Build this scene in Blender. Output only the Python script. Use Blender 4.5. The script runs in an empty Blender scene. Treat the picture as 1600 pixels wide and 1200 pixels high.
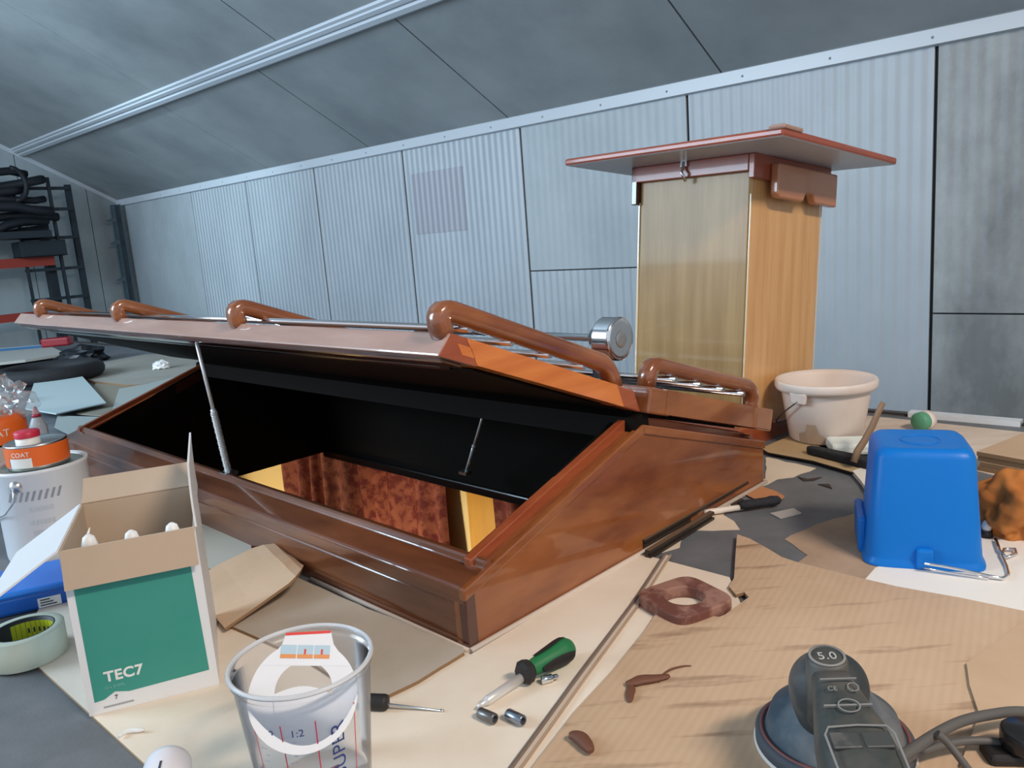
import bpy, bmesh, math, random
from mathutils import Vector, Matrix, noise
random.seed(7)
S = bpy.context.scene
C = S.collection
PI = math.pi

# ------------------------------------------------------------------ camera
FPX = 1239.5; PITCH = 0.18489; ROLL = 0.07658; CAMZ = 0.49
fw = Vector((0, math.cos(PITCH), -math.sin(PITCH)))
r0 = Vector((1, 0, 0)); u0 = r0.cross(fw)
rt = r0*math.cos(ROLL) - u0*math.sin(ROLL)
up = r0*math.sin(ROLL) + u0*math.cos(ROLL)
CAM = Vector((0, 0, CAMZ))
cd = bpy.data.cameras.new('camera'); cam = bpy.data.objects.new('camera', cd); C.objects.link(cam)
cd.sensor_width = 36; cd.lens = FPX*36/1600; cd.clip_start = .02; cd.clip_end = 100
M = Matrix((rt, up, -fw)).transposed().to_4x4(); M.translation = CAM
cam.matrix_world = M
S.camera = cam

# ------------------------------------------------------------------ world, lights, exposure
S.view_settings.view_transform = 'Standard'; S.view_settings.look = 'None'
S.view_settings.gamma = 1; S.view_settings.exposure = 0.72
w = bpy.data.worlds.new('daylight'); S.world = w; w.use_nodes = True
bg = w.node_tree.nodes['Background']; bg.inputs[0].default_value = (.68, .76, .87, 1); bg.inputs[1].default_value = .55
AZ = math.radians(137.3)
D1 = Vector((math.cos(AZ), math.sin(AZ), 0)); N1 = Vector((D1.y, -D1.x, 0))   # along the wall (to the left), toward the wall
def WP(s, n, z): return D1*s + N1*n + Vector((0, 0, z))
def area(name, loc, target, size, size_y, power, col):
    l = bpy.data.lights.new(name, 'AREA'); l.shape = 'RECTANGLE'; l.size = size; l.size_y = size_y
    l.energy = power; l.color = col
    o = bpy.data.objects.new(name, l); C.objects.link(o); o.location = loc
    o.rotation_euler = (Vector(target)-Vector(loc)).to_track_quat('-Z', 'Y').to_euler()
    return o
def spot(name, loc, target, power, col, ang, blend=.8, rad=.1):
    l = bpy.data.lights.new(name, 'SPOT'); l.energy = power; l.color = col; l.spot_size = math.radians(ang); l.spot_blend = blend; l.shadow_soft_size = rad
    o = bpy.data.objects.new(name, l); C.objects.link(o); o.location = loc
    o.rotation_euler = (Vector(target)-Vector(loc)).to_track_quat('-Z', 'Y').to_euler()
    return o
area('workshop_light', (1.5, -.6, 2.2), (.5, .9, 0), .9, .25, 46, (1, .84, .70))
area('daylight_door', WP(3.6, -1.9, 1.6), WP(3.2, 2.5, .3), 2.2, 1.4, 105, (.62, .82, 1))
spot('wall_glow_spot', WP(3.2, -1.2, 2.3), WP(5.5, 3.0, .78), 330, (.62, .86, 1), 26, 1.0)  # added spot, makes the cool glow at the top of the far left wall

# ------------------------------------------------------------------ pixel -> place on a plane
def ray(x, y): return fw + rt*((x-800)/FPX) + up*((600-y)/FPX)
def G(x, y, z=0.0):
    d = ray(x, y); return CAM + d*((z-CAMZ)/d.z)
def onplane(x, y, p, n):
    d = ray(x, y); return CAM + d*((Vector(p)-CAM).dot(n)/d.dot(n))
def HT(x, y, b):      # height above base point b seen at pixel
    d = ray(x, y); h = Vector((d.x, d.y)); return CAMZ + d.z*((b.x*h.x+b.y*h.y)/(h.x*h.x+h.y*h.y))

# ------------------------------------------------------------------ materials
_m = {}
def mat(name, col, rough=.5, metal=0, coat=0, noise_amt=0, noise_scale=8, col2=None, bump=0, bump_scale=60, stretch=None, trans=0, ior=1.45, alpha=1, emit=0, spec=.5, contrast=(.35, .65)):
    if name in _m: return _m[name]
    m = bpy.data.materials.new(name); m.use_nodes = True; nt = m.node_tree; b = nt.nodes['Principled BSDF']
    b.inputs['Base Color'].default_value = (*col, 1); b.inputs['Roughness'].default_value = rough
    b.inputs['Metallic'].default_value = metal; b.inputs['Coat Weight'].default_value = coat
    b.inputs['Coat Roughness'].default_value = .06
    b.inputs['Transmission Weight'].default_value = trans; b.inputs['IOR'].default_value = ior
    b.inputs['Alpha'].default_value = alpha; b.inputs['Specular IOR Level'].default_value = spec
    if emit: b.inputs['Emission Color'].default_value = (*col, 1); b.inputs['Emission Strength'].default_value = emit
    tc = nt.nodes.new('ShaderNodeTexCoord'); mp = nt.nodes.new('ShaderNodeMapping')
    nt.links.new(tc.outputs['Object'], mp.inputs[0])
    if stretch: mp.inputs['Scale'].default_value = stretch
    if col2:
        n = nt.nodes.new('ShaderNodeTexNoise'); n.inputs['Scale'].default_value = noise_scale; n.inputs['Detail'].default_value = 6; n.inputs['Roughness'].default_value = .6
        nt.links.new(mp.outputs[0], n.inputs['Vector'])
        r = nt.nodes.new('ShaderNodeValToRGB'); r.color_ramp.elements[0].position = contrast[0]; r.color_ramp.elements[1].position = contrast[1]
        r.color_ramp.elements[0].color = (*col, 1); r.color_ramp.elements[1].color = (*col2, 1)
        nt.links.new(n.outputs['Fac'], r.inputs[0]); nt.links.new(r.outputs[0], b.inputs['Base Color'])
    if bump:
        n = nt.nodes.new('ShaderNodeTexNoise'); n.inputs['Scale'].default_value = bump_scale; n.inputs['Detail'].default_value = 4
        nt.links.new(mp.outputs[0], n.inputs['Vector'])
        bp = nt.nodes.new('ShaderNodeBump'); bp.inputs['Strength'].default_value = bump; bp.inputs['Distance'].default_value = .004
        nt.links.new(n.outputs['Fac'], bp.inputs['Height']); nt.links.new(bp.outputs[0], b.inputs['Normal'])
    _m[name] = m; return m

mah_y = mat('varnished mahogany along', (.115, .034, .015), .28, coat=1, col2=(.20, .066, .026), noise_scale=5, stretch=(6, 1, 8))
mah_x = mat('varnished mahogany across', (.17, .045, .014), .28, coat=1, col2=(.34, .115, .034), noise_scale=4.2, stretch=(1, 6, 3.2))
mah_pale = mat('pale mahogany edge', (.38, .22, .17), .35, coat=.8, col2=(.46, .28, .22), noise_scale=6, stretch=(8, 1, 8))  # lid front edge: its pinkish gloss reflection is put into this pale colour
mah_orange = mat('orange mahogany', (.55, .15, .028), .3, coat=.8, col2=(.68, .22, .05), noise_scale=6, stretch=(1, 6, 8))
mah_red = mat('red mahogany', (.28, .058, .022), .3, coat=.8, col2=(.36, .09, .03), noise_scale=6, stretch=(1, 6, 8))
mah_dark = mat('dark mahogany', (.055, .014, .008), .28, coat=1, col2=(.09, .024, .012), noise_scale=8)
black_gloss = mat('black gloss paint', (.006, .005, .006), .25, coat=.25)
black_well = mat('shade-black lining', (.006, .004, .003), .7, spec=.12)  # near-black: the darkness inside the hatch is put into the colour
bright = mat('bright bare steel', (.80, .79, .77), .3, .45)
chrome = mat('chrome', (.82, .82, .84), .12, 1)
steel = mat('brushed steel', (.62, .62, .62), .28, 1)
glassm = mat('dark glazing', (.02, .025, .03), .08, coat=1)
white_pl = mat('white plastic', (.78, .78, .76), .4)
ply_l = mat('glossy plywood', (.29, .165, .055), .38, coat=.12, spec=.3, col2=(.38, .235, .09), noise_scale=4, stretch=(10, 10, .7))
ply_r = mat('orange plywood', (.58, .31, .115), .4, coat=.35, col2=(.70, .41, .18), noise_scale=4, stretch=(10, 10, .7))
board_red = mat('red varnished board', (.26, .060, .030), .35, coat=.3, col2=(.34, .07, .03), noise_scale=5, stretch=(1, 5, 5))
grey_under = mat('grey painted underside', (.55, .58, .62), .35)

# ------------------------------------------------------------------ mesh builder
class MB:
    def __init__(s): s.v = []; s.f = []; s.mi = []; s.sm = []
    def add(s, vs, fs, mi=0, smooth=False, T=None):
        o = len(s.v)
        for v in vs: s.v.append(T @ Vector(v) if T else Vector(v))
        for f in fs: s.f.append([o+i for i in f]); s.mi.append(mi); s.sm.append(smooth)
        return s
    def box(s, a, b, mi=0, T=None, fn=None):
        x0, y0, z0 = a; x1, y1, z1 = b
        vs = [(x0,y0,z0),(x1,y0,z0),(x1,y1,z0),(x0,y1,z0),(x0,y0,z1),(x1,y0,z1),(x1,y1,z1),(x0,y1,z1)]
        if fn: vs = [fn(*v) for v in vs]
        return s.add(vs, [(0,3,2,1),(4,5,6,7),(0,1,5,4),(1,2,6,5),(2,3,7,6),(3,0,4,7)], mi, False, T)
    def prism(s, pts, d, mi=0, T=None, fn=None):      # pts list of 3D, d vector
        n = len(pts); d = Vector(d)
        vs = [Vector(p) for p in pts] + [Vector(p)+d for p in pts]
        if fn: vs = [fn(*v) for v in vs]
        return s.add(vs, [list(range(n))[::-1], list(range(n, 2*n))] + [(i, (i+1) % n, n+(i+1) % n, n+i) for i in range(n)], mi, False, T)
    def lathe(s, prof, seg=40, mi=0, T=None, smooth=True, sx=1, sy=1, power=None):
        vs = []; fs = []; n = len(prof)
        for k in range(seg):
            a = 2*PI*k/seg; c, q = math.cos(a), math.sin(a)
            if power:
                m_ = (abs(c)**power + abs(q)**power)**(-1/power); c *= m_; q *= m_
            for r, z in prof: vs.append((r*c*sx, r*q*sy, z))
        for k in range(seg):
            k2 = (k+1) % seg
            for i in range(n-1): fs.append((k*n+i, k2*n+i, k2*n+i+1, k*n+i+1))
        s.add(vs, fs, mi, smooth, T)
        return s
    def tube(s, path, r, seg=12, mi=0, T=None, cap=True, sx=1, closed=False, upv=None):
        P = [Vector(p) for p in path]; n = len(P)
        R = r if isinstance(r, (list, tuple)) else [r]*n
        vs = []; fs = []; prev = None
        for i in range(n):
            if closed: t = (P[(i+1) % n]-P[i-1])
            else: t = (P[min(i+1, n-1)]-P[max(i-1, 0)])
            t.normalize()
            if prev is None:
                a = Vector(upv) if upv else (Vector((0,0,1)) if abs(t.z) < .9 else Vector((1,0,0)))
                u_ = (a - t*a.dot(t)).normalized()
            else: u_ = (prev - t*prev.dot(t)).normalized()
            prev = u_; b_ = t.cross(u_)
            for k in range(seg):
                a = 2*PI*k/seg; vs.append(P[i] + u_*(R[i]*math.cos(a)) + b_*(R[i]*sx*math.sin(a)))
        m_ = n if closed else n-1
        for i in range(m_):
            j = (i+1) % n
            for k in range(seg): fs.append((i*seg+k, i*seg+(k+1) % seg, j*seg+(k+1) % seg, j*seg+k))
        s.add(vs, fs, mi, True, T)
        if cap and not closed:
            o = len(s.v)-n*seg
            s.f.append([o+k for k in range(seg)][::-1]); s.mi.append(mi); s.sm.append(False)
            s.f.append([o+(n-1)*seg+k for k in range(seg)]); s.mi.append(mi); s.sm.append(False)
        return s
    def build(s, name, mats, parent=None, bevel=0, subsurf=0, bseg=2):
        me = bpy.data.meshes.new(name); me.from_pydata(s.v, [], s.f)
        if not isinstance(mats, (list, tuple)): mats = [mats]
        for m in mats: me.materials.append(m)
        for p, i, q in zip(me.polygons, s.mi, s.sm): p.material_index = i; p.use_smooth = q
        bm = bmesh.new(); bm.from_mesh(me); bmesh.ops.recalc_face_normals(bm, faces=bm.faces); bm.to_mesh(me); bm.free()
        o = bpy.data.objects.new(name, me); C.objects.link(o)
        if parent: o.parent = parent
        if bevel:
            b = o.modifiers.new('b', 'BEVEL'); b.width = bevel; b.segments = bseg; b.limit_method = 'ANGLE'; b.angle_limit = math.radians(40)
        if subsurf:
            b = o.modifiers.new('s', 'SUBSURF'); b.levels = subsurf; b.render_levels = subsurf
        return o
def tag(o, label=None, cat=None, group=None, kind=None):
    if label: o['label'] = label
    if cat: o['category'] = cat
    if group: o['group'] = group
    if kind: o['kind'] = kind
    return o
def thing(name, label, cat, loc=(0,0,0), rz=0, group=None, rot=None):
    o = bpy.data.objects.new(name, None); C.objects.link(o); o.empty_display_size = .05
    o.location = loc; o.rotation_euler = rot if rot else (0, 0, rz)
    return tag(o, label, cat, group)
def copy_tree(o, parent=None):
    c = o.copy(); C.objects.link(c); c.parent = parent
    for ch in [q for q in bpy.data.objects if q.parent == o]: copy_tree(ch, c)
    return c
def text(name, s, size, m, parent, T, depth=.0003, align='LEFT', squash=1, fat=0):
    cu = bpy.data.curves.new(name, 'FONT'); cu.offset = fat; cu.body = s; cu.size = size; cu.extrude = depth; cu.align_x = align
    cu.space_character = 1.05
    t = bpy.data.objects.new('t', cu); C.objects.link(t)
    dg = bpy.context.evaluated_depsgraph_get(); me = bpy.data.meshes.new_from_object(t.evaluated_get(dg))
    bpy.data.objects.remove(t); me.transform(T @ Matrix.Diagonal((squash, 1, 1, 1))); me.materials.clear(); me.materials.append(m)
    o = bpy.data.objects.new(name, me); C.objects.link(o); o.parent = parent; return o
def frame(o, x, y, z):   # matrix from axes
    m_ = Matrix((Vector(x), Vector(y), Vector(z))).transposed().to_4x4(); m_.translation = Vector(o); return m_
def arc(cx, cy, r, a0, a1, n): return [(cx+r*math.cos(math.radians(a0+(a1-a0)*i/n)), cy+r*math.sin(math.radians(a0+(a1-a0)*i/n))) for i in range(n+1)]
def pxsheet(name, pts, z0, th, m, label, cat, jag=0, group=None, bevel=0, side=None):
    """a thin sheet lying on the deck; outline given as the places seen at those picture points"""
    W = [G(x, y, z0) for x, y in pts]
    if jag:
        Q = []
        for i, p in enumerate(W):
            q = W[(i+1) % len(W)]; n = max(1, int((q-p).length/.02)); n = min(n, 14)
            for k in range(n):
                c_ = p.lerp(q, k/n)
                if k: c_ += Vector((random.uniform(-jag, jag), random.uniform(-jag, jag), 0))
                Q.append(c_)
        W = Q
    c = sum(W, Vector())/len(W); c.z = z0
    mb = MB(); mb.prism([p-c for p in W], (0, 0, th))
    if side: 
        for i in range(2, len(mb.mi)): mb.mi[i] = 1
    o = mb.build(name, [m, side] if side else m)
    bm = bmesh.new(); bm.from_mesh(o.data); bmesh.ops.triangulate(bm, faces=[f for f in bm.faces if len(f.verts) > 4]); bm.to_mesh(o.data); bm.free()
    o.location = c
    if label: tag(o, label, cat, group)
    return o

# =================================================================== THE SHED
def shed_wall_mat(name, base, dark, dirt, ribs=.25, rough=.45):
    m = bpy.data.materials.new(name); m.use_nodes = True; nt = m.node_tree; b = nt.nodes['Principled BSDF']; b.inputs['Roughness'].default_value = rough
    N = nt.nodes.new; L = nt.links.new
    tc = N('ShaderNodeTexCoord')
    n = N('ShaderNodeTexNoise'); n.inputs['Scale'].default_value = 2.2; n.inputs['Detail'].default_value = 8; n.inputs['Roughness'].default_value = .65
    mp = N('ShaderNodeMapping'); mp.inputs['Scale'].default_value = (1, 1, .6); L(tc.outputs['Object'], mp.inputs[0]); L(mp.outputs[0], n.inputs['Vector'])
    r = N('ShaderNodeValToRGB'); r.color_ramp.elements[0].position = .5-dirt; r.color_ramp.elements[1].position = .6
    r.color_ramp.elements[0].color = (*dark, 1); r.color_ramp.elements[1].color = (*base, 1); L(n.outputs['Fac'], r.inputs[0]); L(r.outputs[0], b.inputs['Base Color'])
    if ribs:
        wv = N('ShaderNodeTexWave'); wv.bands_direction = 'X'; wv.wave_profile = 'SIN'; wv.inputs['Scale'].default_value = 7.5; wv.inputs['Distortion'].default_value = .15
        L(tc.outputs['Object'], wv.inputs['Vector'])
        bp = N('ShaderNodeBump'); bp.inputs['Strength'].default_value = ribs; bp.inputs['Distance'].default_value = .01; L(wv.outputs['Fac'], bp.inputs['Height']); L(bp.outputs[0], b.inputs['Normal'])
    return m
wm_rib = shed_wall_mat('ribbed cold store panel', (.42, .46, .49), (.34, .38, .41), .22, .5)
wm_plain = shed_wall_mat('plain wall panel', (.40, .44, .46), (.31, .35, .37), .22, .08)
wm_dirty = shed_wall_mat('stained wall panel', (.36, .38, .38), (.17, .18, .18), .14, .12)
wm_patch = shed_wall_mat('dull wall patch', (.36, .36, .40), (.32, .33, .36), .22, .5)  # slightly duller tone for one rectangle on the panels
seam = mat('dark seam', (.03, .035, .04), .8)
ceil_m = mat('grey stained ceiling board', (.24, .265, .275), .6, col2=(.36, .385, .39), noise_scale=1.6, contrast=(.30, .62), stretch=(1, 1, 1), bump=.05)
trim_m = mat('white aluminium trim', (.52, .56, .60), .35)
# wall, object frame: x = s (to the left), y = away from the boat, z up
WT = frame((0,0,0), D1, N1, (0,0,1))
NW = 3.0; ZT = .995; ZB = -1.6
mb = MB()
J = [-2.6, -1.75, -.88, -.05, .772, 1.69, 2.59, 3.46, 4.31, 5.13, 5.93, 7.25]
mb.box((-2.6, NW+.012, ZB), (7.3, NW+.06, ZT+.1), 3)
for i in range(len(J)-1):
    a_, b_ = J[i]+.006, J[i+1]-.006
    if i == 5:
        mb.box((a_, NW, .312), (b_, NW+.01, ZT+.02), 1); mb.box((a_, NW, ZB), (b_, NW+.01, .306), 0)
    elif i == 4: mb.box((a_, NW, ZB), (b_, NW+.01, ZT+.02), 4)
    elif i == 3:
        mb.box((a_, NW, .118), (b_, NW+.01, ZT+.02), 2); mb.box((a_, NW, ZB), (b_, NW+.01, .112), 2)
    elif i < 3: mb.box((a_, NW, ZB), (b_, NW+.01, ZT+.02), 2)
    elif i == 10: mb.box((a_, NW, ZB), (b_, NW+.01, ZT+.02), 1)
    else: mb.box((a_, NW, ZB), (b_, NW+.01, ZT+.02), 0)
wm_faint = shed_wall_mat('faintly ribbed panel', (.40, .44, .47), (.33, .36, .39), .22, .2)
mb.box((3.0, NW-.003, .535), (3.40, NW+.005, .86), 5)
ow = mb.build('wall_back', [wm_rib, wm_plain, wm_dirty, seam, wm_faint, wm_patch]); ow.matrix_world = WT; tag(ow, kind='structure')
# small pencil mark and screw heads on the wall
# top trim
mb = MB(); mb.prism([(-2.6, NW, ZT-.005), (-2.6, NW-.02, ZT), (-2.6, NW-.02, ZT+.048), (-2.6, NW+.01, ZT+.06)], (9.9, 0, 0))
for k in range(26): mb.lathe([(0, .003), (.004, .002), (.005, 0)], 8, 1, T=WT.inverted() @ WT @ Matrix.Translation((-1.2+k*.33, NW-.02, ZT+.022)) @ Matrix.Rotation(PI/2, 4, 'X'))
ot = mb.build('trim_1', [trim_m, mat('screw grey', (.24, .26, .28), .5)]); ot.matrix_world = WT; tag(ot, kind='structure')
# ceiling (slopes up from the wall over the boat)
SL = .543
def CZ(n): return ZT+.045+(NW-n)*SL
mb = MB()
cu_ = [-3, -1.8, -.7, .42, 1.53, 2.65, 3.73, 4.81, 5.9, 7.3]
for i in range(len(cu_)-1):
    a_, b_ = cu_[i]+.004, cu_[i+1]-.004
    mb.prism([(a_, 3.02, CZ(3.02)), (a_, 2.26, CZ(2.26)), (a_, 2.26, CZ(2.26)+.03), (a_, 3.02, CZ(3.02)+.03)], (b_-a_, 0, 0))
cv = [-3, -1.9, -.6, .7, 2.03, 3.38, 4.70, 6.0, 7.3]
for i in range(len(cv)-1):
    a_, b_ = cv[i]+.004, cv[i+1]-.004
    mb.prism([(a_, 2.26, CZ(2.26)), (a_, -3.2, CZ(-3.2)), (a_, -3.2, CZ(-3.2)+.03), (a_, 2.26, CZ(2.26)+.03)], (b_-a_, 0, 0))
mb.prism([(-3, 3.1, CZ(3.1)+.032), (-3, -3.3, CZ(-3.3)+.032), (-3, -3.3, CZ(-3.3)+.1), (-3, 3.1, CZ(3.1)+.1)], (10.4, 0, 0), 1)
oc = mb.build('ceiling', [ceil_m, seam]); oc.matrix_world = WT; tag(oc, kind='structure')
# batten along the ceiling
mb = MB()
for dn, h_, w_ in ((0, .012, .085), (.012, .026, .022), (-.02, .02, .018)):
    n0 = 2.275+dn
    mb.prism([(-3, n0-w_/2, CZ(n0-w_/2)-h_), (-3, n0+w_/2, CZ(n0+w_/2)-h_), (-3, n0+w_/2, CZ(n0+w_/2)+.002), (-3, n0-w_/2, CZ(n0-w_/2)+.002)], (10.3, 0, 0))
ob = mb.build('trim_2', trim_m); ob.matrix_world = WT; tag(ob, kind='structure')
# end wall at the far left
mb = MB(); X = 7.25
def gable(x, th, a0, a1, z0, mi): 
    mb.prism([(x, a0, z0), (x, a1, z0), (x, a1, CZ(a1)), (x, a0, CZ(a0))], (th, 0, 0), mi)
edges = [-3.2, -2.2, -1.2, -.2, .7, 1.6, 2.25, 2.75, 3.0]
for i in range(len(edges)-1): gable(X, .02, edges[i]+.003, edges[i+1]-.003, ZB, 0)
gable(X+.02, .04, -3.2, 3.0, ZB, 1)
oe = mb.build('wall_left', [shed_wall_mat('end wall panel', (.36, .42, .44), (.26, .31, .33), .2, 0), seam]); oe.matrix_world = WT; tag(oe, kind='structure')
# gable edge trim on the end wall
mb = MB(); mb.prism([(X-.012, 3.0, CZ(3.0)-.035), (X-.012, -3.2, CZ(-3.2)-.035), (X-.012, -3.2, CZ(-3.2)), (X-.012, 3.0, CZ(3.0))], (.012, 0, 0))
og = mb.build('trim_3', trim_m); og.matrix_world = WT; tag(og, kind='structure')
# shed floor
mb = MB(); mb.box((-3.5, -3.6, ZB-.05), (7.4, 3.1, ZB)); of = mb.build('floor', mat('concrete floor', (.22, .22, .21), .8, col2=(.30, .30, .29))); of.matrix_world = WT; tag(of, kind='structure')

# steel column with brackets in the corner
colm = mat('blue grey steel', (.055, .085, .105), .5)
rt_ = thing('steel_column', 'blue-grey steel corner column with small brackets, at the left end of the panelled wall', 'column', WP(7.13, 2.92, ZB), AZ+PI)
mb = MB(); mb.box((-.035, -.03, 0), (.035, -.022, 2.6)); mb.box((-.035, .022, 0), (.035, .03, 2.6)); mb.box((-.004, -.022, 0), (.004, .022, 2.6)); mb.build('column_shaft', colm, rt_)
for z in (1.65, 1.95, 2.26, 2.45):
    mb = MB(); mb.prism([(.03, -.03, z), (.03, -.11, z+.015), (.03, -.03, z+.05)], (.02, 0, 0)); mb.build('bracket', colm, rt_)

# rack against the end wall: dark steel ladder frames, red beams and stored dark pieces
rk = mat('dark rack steel', (.012, .02, .028), .55)
redm = mat('red beam paint', (.30, .035, .02), .5)
rr = thing('storage_rack', 'dark steel storage rack with red beams standing against the far left end wall', 'rack', WP(6.95, 2.5, ZB), AZ+PI)
zz = -ZB
mb = MB(); mb.box((-.02, -.02, 0), (.02, .02, 1.15+zz)); mb.build('upright', rk, rr)
mb = MB(); mb.box((.05, -.17, 0), (.08, -.15, 1.2+zz)); mb.build('upright', rk, rr)
mb = MB(); mb.box((-.1, -.24, 0), (-.02, -.18, .9+zz)); mb.build('upright', rk, rr)
mb = MB(); mb.box((.05, -.42, 0), (.07, -.40, 1.1+zz)); mb.build('upright', rk, rr)
for z in (1.12, .96, .74, .50, .27): 
    mb = MB(); mb.box((.03, -.42, z+zz-.012), (.05, 0, z+zz+.012)); mb.build('rung', rk, rr)
mb = MB(); mb.box((.06, -1.9, .53+zz), (.10, -.22, .60+zz)); mb.build('beam', redm, rr)
mb = MB(); mb.box((.06, -1.9, .13+zz), (.10, -.22, .19+zz)); mb.build('beam', redm, rr)
def junk(n, loc, pts, label, cat):
    o = thing(n, label, cat, WP(*loc), AZ); 
    return o
b1 = thing('dark_crate', 'black crate lying on the upper red beam of the far storage rack', 'crate', WP(6.86, 2.19, .60), AZ+PI)
mb = MB(); mb.box((-.1, -.16, 0), (.1, .16, .012)); 
for a_ in ((-.1, -.16, 0, .1, -.15, .12), (-.1, .15, 0, .1, .16, .12), (-.1, -.15, 0, -.09, .15, .12), (.09, -.15, 0, .1, .15, .12)): mb.box(a_[:3], a_[3:])
mb.build('crate_shell', rk, b1, bevel=.003)
# bundle of dark pipes and hoses above
hs = thing('pipe_bundle', 'bundle of dark pipes and hoses piled high on the rack at the far left edge', 'pipes', WP(6.8, 2.05, .74), AZ+PI)
for k in range(9):
    y0 = -.75+random.uniform(-.1, .1); z0 = .05+k*.052; x0 = random.uniform(-.1, .1)
    pts = [(x0+random.uniform(-.03, .03), y0+i*(.9+random.uniform(-.05, .1))/8, z0+.03*math.sin(i*.9+k)+random.uniform(-.006, .006)) for i in range(9)]
    MB().tube(pts, .026+random.uniform(0, .012), 8).build('pipe', mat('black hose', (.010, .013, .018), .6), hs)
pts = [(0, .02+.09*math.sin(i*.35), .40+.12*math.cos(i*.35)) for i in range(10)]
MB().tube(pts, .02, 8).build('hose', mat('black hose', (.01, .013, .018), .6), hs)
mb = MB(); mb.box((-.14, -.9, .0), (.14, .18, .05)); mb.build('carrier_plank', rk, hs)

# =================================================================== THE BOAT DECK
YAW = .7875
CO = Vector((-.0757, .8861, 0))
A = Vector((math.cos(YAW), math.sin(YAW), 0)); Ld = Vector((-math.sin(YAW), math.cos(YAW), 0))
LT = frame(CO, A, Ld, (0,0,1))
SW, SLn, SH, SR = .7501, 1.4746, .078, .2162
deck_m = mat('grey deck paint', (.115, .125, .135), .55, col2=(.165, .175, .19), noise_scale=9, bump=.15, bump_scale=220)
def ring(outer, inner, z0, z1):
    vs = [Vector((*p, z)) for z in (z0, z1) for p in outer+inner]
    fs = []
    for i in range(4):
        j = (i+1) % 4
        fs += [(i, j, 4+j, 4+i), (8+i, 12+i, 12+j, 8+j), (i, 8+i, 8+j, j), (4+i, 4+j, 12+j, 12+i)]
    return vs, fs
TI = Matrix.Identity(4)
out = [WP(-2.2, -1.7, 0), WP(-2.2, 1.98, 0), WP(5.9, 1.98, 0), WP(5.9, -1.7, 0)]
inn = [LT @ Vector(p) for p in ((.72, .03, 0), (.72, 1.445, 0), (.03, 1.445, 0), (.03, .03, 0))]
# match order so that quads pair up: outer corners right-near, right-far, left-far, left-near
out2 = [(p.x, p.y) for p in out]
inn2 = [(p.x, p.y) for p in (inn[3], inn[0], inn[1], inn[2])]
vs, fs = ring(out2, inn2, -.03, 0)
mb = MB(); mb.add(vs, fs); od = mb.build('floor_deck', deck_m); tag(od, kind='structure')
# hull side below the deck edge and toe rail with metal strip
mb = MB(); mb.box((-2.2, 1.95, ZB), (5.9, 1.98, -.03)); o = mb.build('wall_hull', mat('white hull paint', (.5, .52, .54), .4)); o.matrix_world = WT; tag(o, kind='structure')
mb = MB(); mb.box((.55, 1.965, 0), (5.9, 1.985, .006), 1); mb.box((-2.2, 1.965, 0), (.32, 1.985, .006), 1); mb.box((.322, 1.955, .0), (.548, 1.985, .012), 0); o = mb.build('trim_4', [mat('shiny white rail', (.8, .84, .88), .2, coat=.5), mat('dark rail', (.06, .05, .045), .5)]); o.matrix_world = WT; tag(o, kind='structure')

# ---------------------------------------------------------------- cabin below the skylight
gold = mat('golden cabin wood', (.62, .30, .045), .4, coat=.4, col2=(.72, .38, .07), noise_scale=4, stretch=(4, 4, .6))
creamw = mat('cream cabin panel', (.78, .62, .30), .6)
cab = MB(); cab.box((.955, -.2, -1.4), (.975, 3.6, -.035)); cab.box((-.6, -.22, -1.4), (.975, -.2, -.035)); cab.box((-.6, 3.6, -1.4), (.975, 3.62, -.035)); cab.box((-.62, -.22, -1.4), (-.6, 3.62, -.035)); cab.box((-.6, -.22, -1.42), (.975, 3.62, -1.4))
o = cab.build('wall_cabin', creamw); o.matrix_world = LT; tag(o, kind='structure')
cas = thing('window_1', None, None); cas['kind'] = 'structure'; cas.matrix_world = LT
def stile(y0, y1, z0, z1, par, x0=.935): 
    m_ = MB(); m_.box((x0, y0, z0), (.955, y1, z1)); m_.box((x0-.006, y0+.012, z0), (x0, y1-.012, z1)); return m_.build('window_frame', gold, par, bevel=.003)
stile(2.045, 2.12, -1.2, -.06, cas); stile(2.12, 3.3, -.57, -.50, cas)
stile(.885, 1.055, -1.2, -.06, cas)
def curtain(y0, y1, label):
    mb = MB(); vs = []; n = int((y1-y0)*260); nz = 14
    for j in range(nz+1):
        z = -.06-.95*j/nz
        for i in range(n+1):
            y = y0+(y1-y0)*i/n; ph = y*62+1.3*math.sin(y*17)
            a_ = (.5+.5*math.sin(ph))**1.3
            vs.append((.915-.040*(a_**.7)*(.85+.15*math.sin(j*.5+y*9)) + .004*math.sin(j*.7), y+.006*math.sin(j*.6), z))
    fs = [(j*(n+1)+i, j*(n+1)+i+1, (j+1)*(n+1)+i+1, (j+1)*(n+1)+i) for j in range(nz) for i in range(n)]
    mb.add(vs, fs, 0, True)
    o = mb.build('curtain', mat('red damask curtain', (.13, .014, .012), .8, col2=(.28, .08, .045), noise_scale=30, contrast=(.42, .56), bump=.2)); o.matrix_world = LT
    return tag(o, label, 'curtain')
curtain(1.11, 2.05, 'wide dark red patterned curtain in folds, seen down through the open hatch')
curtain(.30, .90, 'narrow red patterned curtain right of a golden window frame below the hatch')
for y_ in (1.25, 2.2): spot('cabin_lamp', LT @ Vector((.25, y_, -.75)), LT @ Vector((.92, y_-.1, -.48)), 16, (1, .80, .52), 74, .5, .05)

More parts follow.
